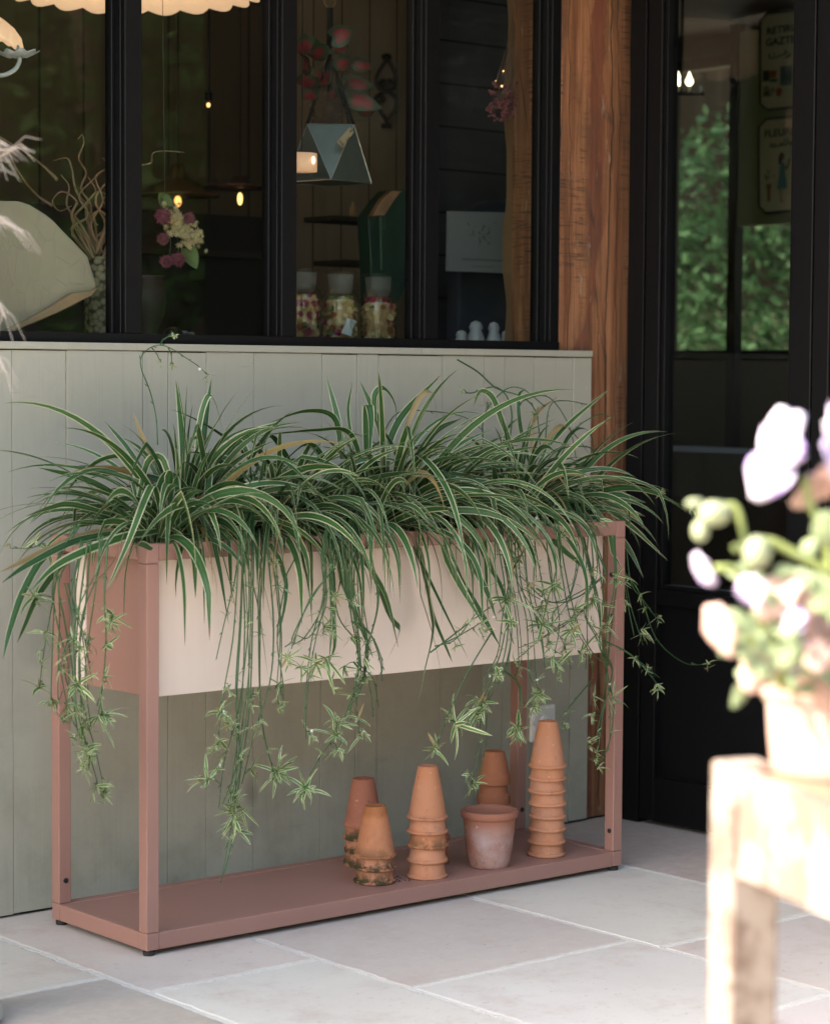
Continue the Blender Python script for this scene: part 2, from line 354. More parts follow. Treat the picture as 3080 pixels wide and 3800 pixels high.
TONES = [(.57, .515, .46), (.50, .435, .385), (.565, .525, .475), (.40, .335, .285), (.59, .55, .515), (.52, .465, .42), (.585, .55, .505)]
slabs = [(-2.4, -.56, -1.888, .02, 0), (-2.4, -1.4, -1.888, -.56, 3), (-1.888, -.71, -1.474, .02, 0), (-1.888, -1.5, -1.474, -.71, 6),
         (-1.474, -1.003, -.858, .02, 1), (-1.474, -1.55, -.858, -1.003, 4), (-.858, -1.085, -.332, .02, 2), (-.332, -.72, .2, .02, 3), (-.332, -1.085, .2, -.72, 1),
         (-.858, -1.75, -.38, -1.085, 5), (-.38, -1.9, .2, -1.085, 2)]
r2 = random.Random(3)
xs = [-7.4, -6.7, -6.2, -5.5, -5.05, -4.5, -3.9, -3.5, -2.95, -2.4]
for i in range(len(xs)-1):
    y = .02
    while y > -9: d = r2.choice([.5, .62, .8]); slabs.append((xs[i], y-d, xs[i+1], y, r2.randrange(7))); y -= d
for a, b, y0 in ((-2.4, -1.888, -1.4), (-1.888, -1.474, -1.5), (-1.474, -.858, -1.55), (-.858, -.38, -1.75), (-.38, .2, -1.9), (.2, .8, -1.75), (.8, 1.5, -1.75), (1.5, 2.1, -1.75), (2.1, 2.7, -1.75), (2.7, 3.3, -1.75), (3.3, 4.0, -1.75), (4.0, 4.6, -1.75)):
    y = y0
    while y > -9: d = r2.choice([.5, .62, .8]); slabs.append((a, y-d, b, y, r2.randrange(7))); y -= d
pv = MB()
for x0, y0, x1, y1, tn in slabs:
    p = rough_poly(x0, y0, x1, y1); n = len(pv.v); m = len(p); cxm = sum(q[0] for q in p)/m; cym = sum(q[1] for q in p)/m
    tone = tuple(c*(.97+.06*r2.random()) for c in TONES[tn])+(1,)
    pv.v += [(x, y, -.006) for x, y in p]+[(x, y, -.0018) for x, y in p]+[(x+(cxm-x)*.006/max(.05, math.hypot(cxm-x, cym-y)), y+(cym-y)*.006/max(.05, math.hypot(cxm-x, cym-y)), 0) for x, y in p]
    pv.col += [tone]*(3*m)
    for i in range(m):
        j = (i+1) % m; pv.f.append((n+i, n+j, n+m+j, n+m+i)); pv.f.append((n+m+i, n+m+j, n+2*m+j, n+2*m+i))
    pv.f.append(tuple(range(n+2*m, n+3*m)))
tag(pv.build('paving', PAVE), kind='structure')

# ------------------------------------------------------------------ boarded dado wall
WL, WR = -6.5, -.005
wall = empty('dado_wall', (-2, .02, 0), 'sage green painted board wall with a cap rail below the black window', 'wall')
b = MB(); seams = [-1.768, -1.631, -1.43, -1.36, -1.254, -1.119, -.915, -.807, -.739, -.53, -.389, -.318, -.215, -.073, WR]
x = -1.9
while x > WL: seams.insert(0, x); x -= rnd.choice([.12, .15, .2, .14])
seams.insert(0, WL)
for i in range(len(seams)-1):
    d = rnd.uniform(-.0012, .0012); g0 = .0008 if rnd.random() < .6 else .0013
    b.box((seams[i]+g0, d, .004+rnd.uniform(0, .004)), (seams[i+1]-g0*.6, .022, 1.2455+rnd.uniform(-.001, .0012)))
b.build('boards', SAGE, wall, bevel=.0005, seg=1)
MB().box((WL, .0225, .0), (WR, .06, 1.2455)).build('backing', simple('dark_timber', (.05, .028, .018), .9), wall)
cp = MB(); c0 = [(WL, -2.9), (-2.9, -.6), (-.6, WR)]
for a, bb in c0: cp.box((a+.0005, -.0055, 1.2475), (bb-.0005, .03, 1.264))
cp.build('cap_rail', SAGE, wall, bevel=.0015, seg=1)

# ------------------------------------------------------------------ shop building shell (interior and eaves)
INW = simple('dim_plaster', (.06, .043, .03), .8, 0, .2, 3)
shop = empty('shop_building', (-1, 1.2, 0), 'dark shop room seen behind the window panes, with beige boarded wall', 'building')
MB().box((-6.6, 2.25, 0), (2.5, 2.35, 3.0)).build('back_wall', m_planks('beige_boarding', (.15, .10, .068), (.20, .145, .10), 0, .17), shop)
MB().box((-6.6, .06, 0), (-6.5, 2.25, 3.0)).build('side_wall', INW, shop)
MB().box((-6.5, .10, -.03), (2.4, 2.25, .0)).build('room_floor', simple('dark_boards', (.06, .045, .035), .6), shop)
MB().box((.16, -1.7, -.03), (2.4, .10, .0)).build('room_floor', simple('dark_boards_wing', (.06, .045, .035), .6), shop)
MB().box((-6.6, .03, 2.5), (2.5, 2.35, 2.55)).build('ceiling', INW, shop)
MB().box((.09, -1.75, 2.5), (2.5, .03, 2.55)).build('ceiling', INW, shop)
rf = MB(); rf.box((-7, -.75, 2.66), (3.6, 2.6, 2.75)); rf.box((-.75, -2.35, 2.66), (3.6, -.75, 2.75))
rf.build('roof', simple('roof_boards', (.30, .22, .15), .8, 0, .2, 3), shop)
MB().box((-6.5, .03, 2.43), (.09, .10, 2.66)).build('head_wall', SAGE, shop)
MB().box((-6.5, .06, 1.2), (-.1, .10, 1.262)).build('sill_beam', INW, shop)
MB().box((-6.5, .1, 1.215), (-.1, .5, 1.262)).build('window_ledge', m_wood('ledge_wood', (.05, .03, .02), (.09, .055, .035)), shop)
# wing far wall with garden window: openings to the trees
fx = 2.3
fw = MB(); fw.box((fx, -1.75, 0), (fx+.1, 2.25, 1.26)); fw.box((fx, -1.75, 2.42), (fx+.1, 2.25, 2.66)); fw.box((fx, 1.95, 1.26), (fx+.1, 2.25, 2.42)); fw.box((fx, -1.75, 1.26), (fx+.1, -1.3, 2.42))
fw.build('wing_far_wall', INW, shop)
gw = MB()
for yy in (1.93, 1.2, .28, -.5): gw.box((fx-.02, yy-.02, 1.26), (fx+.04, yy+.02, 2.42))
gw.box((fx-.02, -1.3, 1.26), (fx+.04, 1.95, 1.30)); gw.box((fx-.02, -1.3, 2.38), (fx+.04, 1.95, 2.42)); gw.build('garden_window_frame', BLACK, shop)
MB().box((.1, -1.75, 0), (2.4, -1.66, 2.5)).build('wing_end_wall', SAGE, shop)
# dark shelving under the boarding
sh = empty('shelving', (-.6, 2.0, 0), 'dark tall shelves along the far wall of the shop', 'shelves')
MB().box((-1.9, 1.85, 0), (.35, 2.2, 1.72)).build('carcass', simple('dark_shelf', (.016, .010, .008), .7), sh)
m = MB()
for k in range(5): m.box((-1.9, 1.8, .3+k*.32), (.35, 1.85, .32+k*.32))
m.build('shelf', simple('dark_shelf_edge', (.035, .02, .015), .6), sh)

# ------------------------------------------------------------------ shop window
win = empty('shop_window', (-1, .05, 1.264), 'wide black steel framed shop window above the sage wall', 'window')
mull = [-.097-.033, -.5645, -1.0135, -1.4555, -1.905, -2.355, -2.81, -3.26, -3.72, -4.17, -4.63, -5.08, -5.54, -6.0, -6.46]
fm = MB(); fm.box((-6.5, .028, 1.2645), (-.097, .105, 1.287)); fm.box((-6.5, .028, 2.40), (-.097, .105, 2.429)); fm.build('frame', BLACK, win, bevel=.002)
for i, x in enumerate(mull):
    w_ = .033 if i == 0 else .0455
    mm = MB(); mm.box((x, .031, 1.287), (x+w_, .100, 2.40)); mm.box((x-.012, .068, 1.287), (x, .096, 2.40)); mm.box((x-.004, .045, 1.287), (x, .068, 2.40)); mm.box((x+w_, .068, 1.287), (x+w_+.012, .096, 2.40))
    mm.build('mullion', BLACK, win, bevel=.0015, seg=1)
for i in range(len(mull)-1):
    MB().box((mull[i+1]+.0455, .080, 1.285), (mull[i], .084, 2.402)).build('pane', GLASS, win)

# ------------------------------------------------------------------ timber post
pm = MB(); nz = 60; nx = 10
X0, X1, Y0, Y1 = -.0965, .166, .032, .22
ring = [(X0+(X1-X0)*i/nx, Y0) for i in range(nx+1)]+[(X1, Y1), (X0, Y1)]; R_ = len(ring)
for k in range(nz+1):
    z = 2.66*k/nz
    for i, (x, y) in enumerate(ring):
        dy = noise.noise(Vector((x*9, 0, z*1.6)))*.004+noise.noise(Vector((x*40, 3, z*3)))*.0015 if i <= nx else 0
        dx = noise.noise(Vector((0, 5 if i else 8, z*4)))*.0025 if i in (0, nx) else 0
        pm.v.append((x+dx, y+abs(dy), z))
for k in range(nz):
    for i in range(R_): j = (i+1) % R_; pm.f.append((k*R_+i, k*R_+j, (k+1)*R_+j, (k+1)*R_+i))
tag(pm.build('timber_post', POST, smooth=False, bevel=.004), 'rough orange brown timber post with a dark red streak beside the black door', 'post')

# ------------------------------------------------------------------ glazed door wing
DX = .089
df = empty('door_frame', (DX, -.07, 0), 'black steel door frame strip beside the timber post', 'door frame')
MB().box((DX, -.097, .0), (.18, -.039, 2.5)).build('jamb', BLACK, df, bevel=.002)
MB().box((.115, -1.75, 2.42), (.17, -.10, 2.5)).build('head', BLACK, df)
def door(name, y0, y1, label, cat):        # y0 > y1, towards the camera
    d = empty(name, (DX, (y0+y1)/2, 0), label, cat)
    st = .052
    for a, bb in ((y0, y0-st), (y1+.066, y1)):
        m = MB(); m.box((DX+.003, bb, .012), (.15, a, 2.41)); m.build('stile', BLACK, d, bevel=.003)
    a, bb = y0-st, y1+.066
    m = MB(); m.box((DX+.005, bb, .012), (.148, a, .13)); m.build('rail', BLACK, d, bevel=.002)
    m = MB(); m.box((DX+.005, bb, .592), (.148, a, .632)); m.build('rail', BLACK, d, bevel=.002)
    m = MB(); m.box((DX+.005, bb, 2.33), (.148, a, 2.41)); m.build('rail', BLACK, d, bevel=.002)
    m = MB(); m.box((DX+.022, bb, .13), (.14, a, .592)); m.build('panel', BLACK, d)
    bd = MB(); gl = .0135
    for z0, z1 in ((.632, 2.33),):
        bd.box((DX+.012, a-gl, z0), (DX+.05, a, z1)); bd.box((DX+.012, bb, z0), (DX+.05, bb+gl, z1)); bd.box((DX+.012, bb+gl, z0), (DX+.05, a-gl, z0+gl)); bd.box((DX+.012, bb+gl, z1-gl), (DX+.05, a-gl, z1))
    bd.build('glazing_bead', BLACK, d, bevel=.002)
    MB().box((DX+.028, bb+.002, .634), (DX+.033, a-.002, 2.328)).build('pane', GLASS, d)
    return d
d1 = door('glazed_door', -.100, -.668, 'tall black glazed door with green reflections beside the timber post', 'door')
d2 = door('glazed_door', -.672, -1.24, 'second black glazed leaf behind the flowers at the right edge', 'door')
d3 = MB().box((DX, -1.75, 0), (.16, -1.244, 2.5)).build('door_side_panel', BLACK); tag(d3, 'black blank panel closing the end of the glazed doors', 'panel')

# ------------------------------------------------------------------ wall socket
so_ = empty('wall_socket', (-.18, -.004, .27), 'white square wall socket behind the tallest pot stack', 'socket')
MB().box((-.222, -.0125, .235), (-.137, .0, .33)).build('plate', WHITEP, so_, bevel=.004)
MB().box((-.214, -.0145, .243), (-.145, -.0124, .322)).build('face', simple('socket_face', (.62, .61, .6), .4), so_, bevel=.002)
MB().lathe([(.019, 0), (.019, .006), (.015, .008), (.015, .001)], M=Matrix.Rotation(math.pi/2, 3, 'X').to_4x4(), c=(-.18, -.0143, .285), n=24).build('socket_ring', WHITEP, so_)

# ------------------------------------------------------------------ planter stand
PHI = -.00985; PX, PY = -1.74081, -.48232; L, D, H, T, FH, JR = 1.36629, .37422, .85, .0303, .012, .0359
ps = empty('planter_stand', (PX, PY, 0), 'long dusty pink metal planter stand with a pale plywood trough and low shelf', 'planter', rz=PHI)
def part(mb, name, mat, bevel=.0022, seg=3): return mb.build(name, mat, ps, bevel=bevel, seg=seg, world=False)
G = .0006
for x in (0, L-T):
    for y in (0, D-T):
        part(MB().box((x, y, FH+JR+G), (x+T, y+T, H-.041)), 'leg', PINK)
        m = MB().box((x, y, FH), (x+T, y+T, FH+JR)); part(m, 'corner_block', PINK)
        m = MB().box((x, y, H-.041+G), (x+T, y+T, H)); part(m, 'corner_block', PINK)
        f_ = MB().lathe([(.012, 0), (.013, .002), (.013, .009), (.009, .0105), (.009, FH+.003)], (x+T/2, y+T/2, 0), 20); part(f_, 'foot', RUBBER, 0)
for z0, z1 in ((FH, FH+JR), (H-.0345, H)):
    for y in (0, D-T): part(MB().box((T+G, y+.0006, z0), (L-T-G, y+T, z1-.0004)), 'rail', PINK)
    for x in (0, L-T): part(MB().box((x+.0006, T+G, z0), (x+T, D-T-G, z1-.0004)), 'rail', PINK)
part(MB().box((T-.002, T-.002, FH+.02), (L-T+.002, D-T+.002, FH+JR-.0025)), 'shelf', PINK, .001)
WB, WT, RC = .529, .8155, .0443
part(MB().box((T+.001, RC, WB), (L-T-.001, RC+.018, WT)), 'front_board', PLY, .001)
part(MB().box((T+.001, .285, WB), (L-T-.001, .325, WT)), 'back_board', PLY, .001)
for x in (T+.004, L-T-.016): part(MB().box((x, RC+.0185, WB+.001), (x+.012, .2845, WT)), 'end_plate', PINK, .001)
part(MB().box((T+.02, RC+.02, WB+.01), (L-T-.02, .284, WB+.02)), 'trough_floor', PLY, 0)
ln = MB(); ln.box((T-.001, T-.002, WT), (L-T+.001, T+.0015, H-.001)); ln.box((T-.001, D-T-.0015, WT), (L-T+.001, D-T+.002, H-.001)); ln.box((T-.002, T+.002, WT), (T+.0015, D-T-.002, H-.001)); ln.box((L-T-.0015, T+.002, WT), (L-T+.002, D-T-.002, H-.001))
part(ln, 'liner', WHITEP, 0)
def screw(x, y, z, ax):
    M = Matrix.Rotation(-math.pi/2 if ax == 'x' else math.pi/2, 4, 'Y' if ax == 'x' else 'X')
    m = MB().lathe([(.0001, .0005), (.0028, .0005), (.0028, .0022), (.0055, .0022), (.006, .0012), (.006, 0)], (x, y, z), 18, M=M); part(m, 'screw', RUBBER, 0)
screw(T*.55, D-T, .098, 'y'); screw(L-T*.45, D-T, .098, 'y'); screw(L-T, T*.4, .098, 'x'); screw(L-T, T*.45, .62, 'x'); screw(L-T, T*.5, .72, 'x')
so2 = MB()
nx, ny = 60, 14
for i in range(nx+1):
    for j in range(ny+1):
        so2.v.append((PX+.034+(L-.068)*i/nx, PY+.035+(D-.075)*j/ny, .815+noise.noise(Vector((i*.5, j*.5, 0)))*.008))
for i in range(nx):
    for j in range(ny): a = i*(ny+1)+j; so2.f.append((a, a+ny+1, a+ny+2, a+1))
tag(so2.build('potting_soil', SOILM, smooth=True), 'dark potting soil filling the plywood trough under the leaves', 'soil', kind='stuff')

# ------------------------------------------------------------------ spider plants
RIMZ = .852
def strip(mb, pts, wid, fold=.25, side=None, vr=None, flatten=True, nu=5):
    """one leaf blade: a folded strip along pts"""
    pts = [Vector(p) for p in pts]; m = len(pts); b = len(mb.v); r1, r2_ = vr or (rnd.random(), rnd.random())
    tw_ = 0 if side else rnd.gauss(0, .75); prev = None; us = [i/(nu-1) for i in range(nu)]
    for i, p in enumerate(pts):
        t = pts[min(i+1, m-1)]-pts[max(i-1, 0)]
        t = t.normalized() if t.length > 1e-9 else Vector((0, 0, 1))
        if prev is None:
            s = side.copy() if side else t.cross(Vector((0, 0, 1)))
            if s.length < .1: s = t.cross(Vector((rnd.uniform(-1, 1), 1, 0)))
        else: s = prev
        s = (s-t*s.dot(t)); s.normalize()
        if tw_: s = Matrix.Rotation(tw_*(1.2 if i == 0 else .5/m), 3, t) @ s
        prev = s; n = s.cross(t)
        f = i/(m-1); w = wid*min(1, .6+f*1.8)*(1-max(0, (f-.42)/.58)**2.1)
        w = max(w, .0005)
        for u in us:
            q = 2*u-1; mb.v.append(tuple(p+s*(q*w*.5)+n*(abs(q)*w*.5*fold*(1-.5*f)))); mb.uv.append((u, f)); mb.uv2.append((r1, r2_))
    for i in range(m-1):
        for k in range(nu-1): a = b+i*nu+k; mb.f.append((a, a+1, a+nu+1, a+nu))
def clampleaf(p):
    """keeps a blade off the wall, out of the boards and above the rim of the trough"""
    lx = p.x-PX; ly = p.y-PY
    if -.02 < lx < L+.02 and -.012 < ly < D and p.z < RIMZ+.004 and p.z > .5:
        if ly > .03 and -.0 < lx < L: p.z = RIMZ+.004
        elif ly <= .03:
            if p.z > H-.05: p.y = min(p.y, PY-.006)
    if -.0 < lx < L and p.z < RIMZ and ly > -.006 and ly < .1: p.y = PY-.006
    if p.y > -.012: p.y = -.012-.003*rnd.random()
    return p
def grow(base, az, el, Ln, droop, pw=1.5, n=13, kink=None):
    p = Vector(base); out = [p.copy()]; h = Vector((math.cos(az), math.sin(az), 0)); a = el; ds = Ln/n
    for i in range(n):
        f = (i+1)/n; a = el-droop*f**pw
        if kink and f > kink[0]: a -= kink[1]
        a = max(a, -1.52); h2 = h
        p = p+(h2*math.cos(a)+Vector((0, 0, math.sin(a))))*ds; out.append(clampleaf(p.copy())); p = out[-1].copy()
    return out
def spline(P, n):
    """Catmull-Rom through P, n points"""
    P = [Vector(p) for p in P]; Q = [P[0]*2-P[1]]+P+[P[-1]*2-P[-2]]; out = []
    for i in range(n):
        t = i/(n-1)*(len(P)-1); k = min(int(t), len(P)-2); u = t-k; a, b, c, d = Q[k:k+4]
        out.append(.5*((2*b)+(c-a)*u+(2*a-5*b+4*c-d)*u*u+(3*b-a-3*c+d)*u*u*u))
    return out
def hero(mb, pix, Ys, wid, n=18):
    """a blade laid out by hand: points of the photograph, each with its own depth Y"""
    m = len(pix); pts = []
    for i, (x, y) in enumerate(pix):
        f = i/(m-1); Y = Ys[0]+(Ys[1]-Ys[0])*f if len(Ys) == 2 else Ys[i]; pts.append(dat(x, y, Y))
    pts = spline(pts, n)
    pts = [clampleaf(p) for p in pts]
    t = pts[1]-pts[0]; view = (pts[0]-CAM).normalized(); s = t.cross(view)
    if s.length < 1e-4: s = Vector((1, 0, 0))
    s.normalize(); ax = t.normalized(); s = Matrix.Rotation(rnd.uniform(-.6, .6), 3, ax) @ s
    strip(mb, pts, wid, .3, s)
def rosette(mb, base, n, Lr=(.22, .46), front=.45, wr=(.0085, .0165), spread=.035, hi=1.45):
    for i in range(n):
        f = (i+.5)/n                                  # 0 inner/upright .. 1 outer/low
        az = rnd.uniform(0, 2*math.pi)
        if rnd.random() < front: az = -math.pi/2+rnd.gauss(0, .9)
        el = hi-f*1.0+rnd.gauss(0, .12); Ln = rnd.uniform(*Lr)*(.75+.45*math.sin(math.pi*min(1, f+.15)))
        dr = rnd.uniform(.35, 1.7)+f*1.1
        b = Vector(base)+Vector((math.cos(az), math.sin(az), 0))*rnd.uniform(0, spread)
        if el > 1.15: Ln *= .82
        if math.cos(az) > .6 and base[0] > -.7: Ln *= .8
        back = math.sin(az) > .3
        if back: el = max(el, 1.0); Ln *= .75
        k = (rnd.uniform(.4, .8), rnd.uniform(.5, 1.5)) if rnd.random() < .2 else None
        strip(mb, grow(b, az, el, Ln, dr, rnd.uniform(1.15, 1.9), 16, k), rnd.uniform(*wr)*(.8+.4*Ln/.5), rnd.uniform(.12, .4))
def plantlet(mb, c, r, axis, n=9, w=.0054):
    axis = Vector(axis).normalized(); a = axis.orthogonal().normalized(); b = axis.cross(a)
    for i in range(n):
        q = 2*math.pi*(i/n)+rnd.uniform(-.4, .4); rad = a*math.cos(q)+b*math.sin(q); e = rnd.uniform(-.35, 1.2)
        d = rad*math.cos(e)+axis*math.sin(e); Ln = r*rnd.choice((.5, .7, .9, 1.1, 1.4, 1.9))*rnd.uniform(.9, 1.1); pts = []; gv = rnd.uniform(.2, 1.3); kv = Vector((rnd.gauss(0, .10), rnd.gauss(0, .10), rnd.gauss(.03, .10))); p = Vector(c); d = d.normalized()
        for k in range(8):
            pts.append(p.copy()); p = p+d*(Ln/7); d = (d+(Vector((0, 0, -.20))+kv)*gv*(.2+k*.14)).normalized()
        s = d.cross(axis)
        if s.length < .05: s = a.copy()
        strip(mb, pts, w*rnd.uniform(.7, 1.25)*min(1.35, r/.024), .3, s, nu=5)
def flower_mesh(c, ax, r=.008):
    mb = MB(); ax = Vector(ax).normalized(); a = ax.orthogonal().normalized(); b = ax.cross(a); c = Vector(c)
    for i in range(6):
        q = i*math.pi/3+rnd.uniform(-.1, .1); d = a*math.cos(q)+b*math.sin(q); s = ax.cross(d)
        p0 = c; p1 = c+d*r*.55+ax*r*.15; p2 = c+d*r-ax*r*.1
        mb.quad(p0+s*r*.06, p0-s*r*.06, p1-s*r*.22, p2, p1+s*r*.22)
    mb.ball(c+ax*r*.15, r*.16, 6, 4); return mb
# four plants standing in a row in the trough
SP = []
for nm, bx, by, lab in (('spider_plant', -1.545, -.315, 'striped spider plant at the near left end, one runner arching high over it'),
                    ('spider_plant', -1.27, -.30, 'low striped spider plant between the left and the middle clump, dropping long runners'),
                    ('spider_plant', -.975, -.315, 'biggest striped spider plant in the middle of the trough, leaves fanned over the plywood'),
                    ('spider_plant', -.555, -.30, 'darker tangled spider plant at the far end by the timber post')):
    e = empty(nm, (bx, by, .815), lab, 'spider plant', 'spider plants in the pink planter stand'); SP.append(e)
LEAF = [MB() for _ in SP]
for k, (n, Lr, fr, hi) in enumerate(((112, (.26, .47), .40, 1.5), (84, (.24, .44), .5, 1.25), (124, (.28, .50), .42, 1.52), (108, (.22, .42), .42, 1.5))):
    rosette(LEAF[k], SP[k].location, n, Lr, fr, hi=hi)
    b = SP[k].location
    rosette(LEAF[k], b+Vector((.12, .03, 0)), n//3, (.24, .42), .5, (.011, .018), .06, hi=1.25)
    rosette(LEAF[k], b+Vector((-.10, -.05, 0)), n//3, (.24, .42), .6, (.011, .018), .06, hi=1.1)
    if k in (1, 2):                                     # long blades hanging over the front board
        for i in range(24):
            az = -math.pi/2+rnd.gauss(.25 if k == 2 else 0, .45); p = b+Vector((rnd.uniform(-.10, .14), -.06, .01))
            strip(LEAF[k], grow(p, az, rnd.uniform(.6, 1.3), rnd.uniform(.34, .52), rnd.uniform(2.1, 2.9), rnd.uniform(.9, 1.3), 17), rnd.uniform(.008, .014), .3)
    if k in (0, 3):                                     # blades thrown out past the end of the trough
        for i in range(26 if k == 0 else 12):
            az = (math.pi if k == 0 else 0)+rnd.gauss(0, .55); el = rnd.uniform(.35, 1.15)
            strip(LEAF[k], grow(b+Vector((-.07 if k == 0 else .1, rnd.uniform(-.06, .06), 0)), az, el, rnd.uniform(.25, .44)*(1 if k == 0 else .72), rnd.uniform(.7, 2.0), 1.4, 15), rnd.uniform(.008, .015), .25)
    for i in range(16):                                # short low blades that hide the soil
        az = rnd.uniform(0, 6.28); p = b+Vector((rnd.uniform(-.16, .16), rnd.uniform(-.12, .12), .0))
        strip(LEAF[k], grow(p, az, rnd.uniform(.5, 1.2), rnd.uniform(.12, .22), rnd.uniform(.6, 1.6)), rnd.uniform(.007, .012), .3)
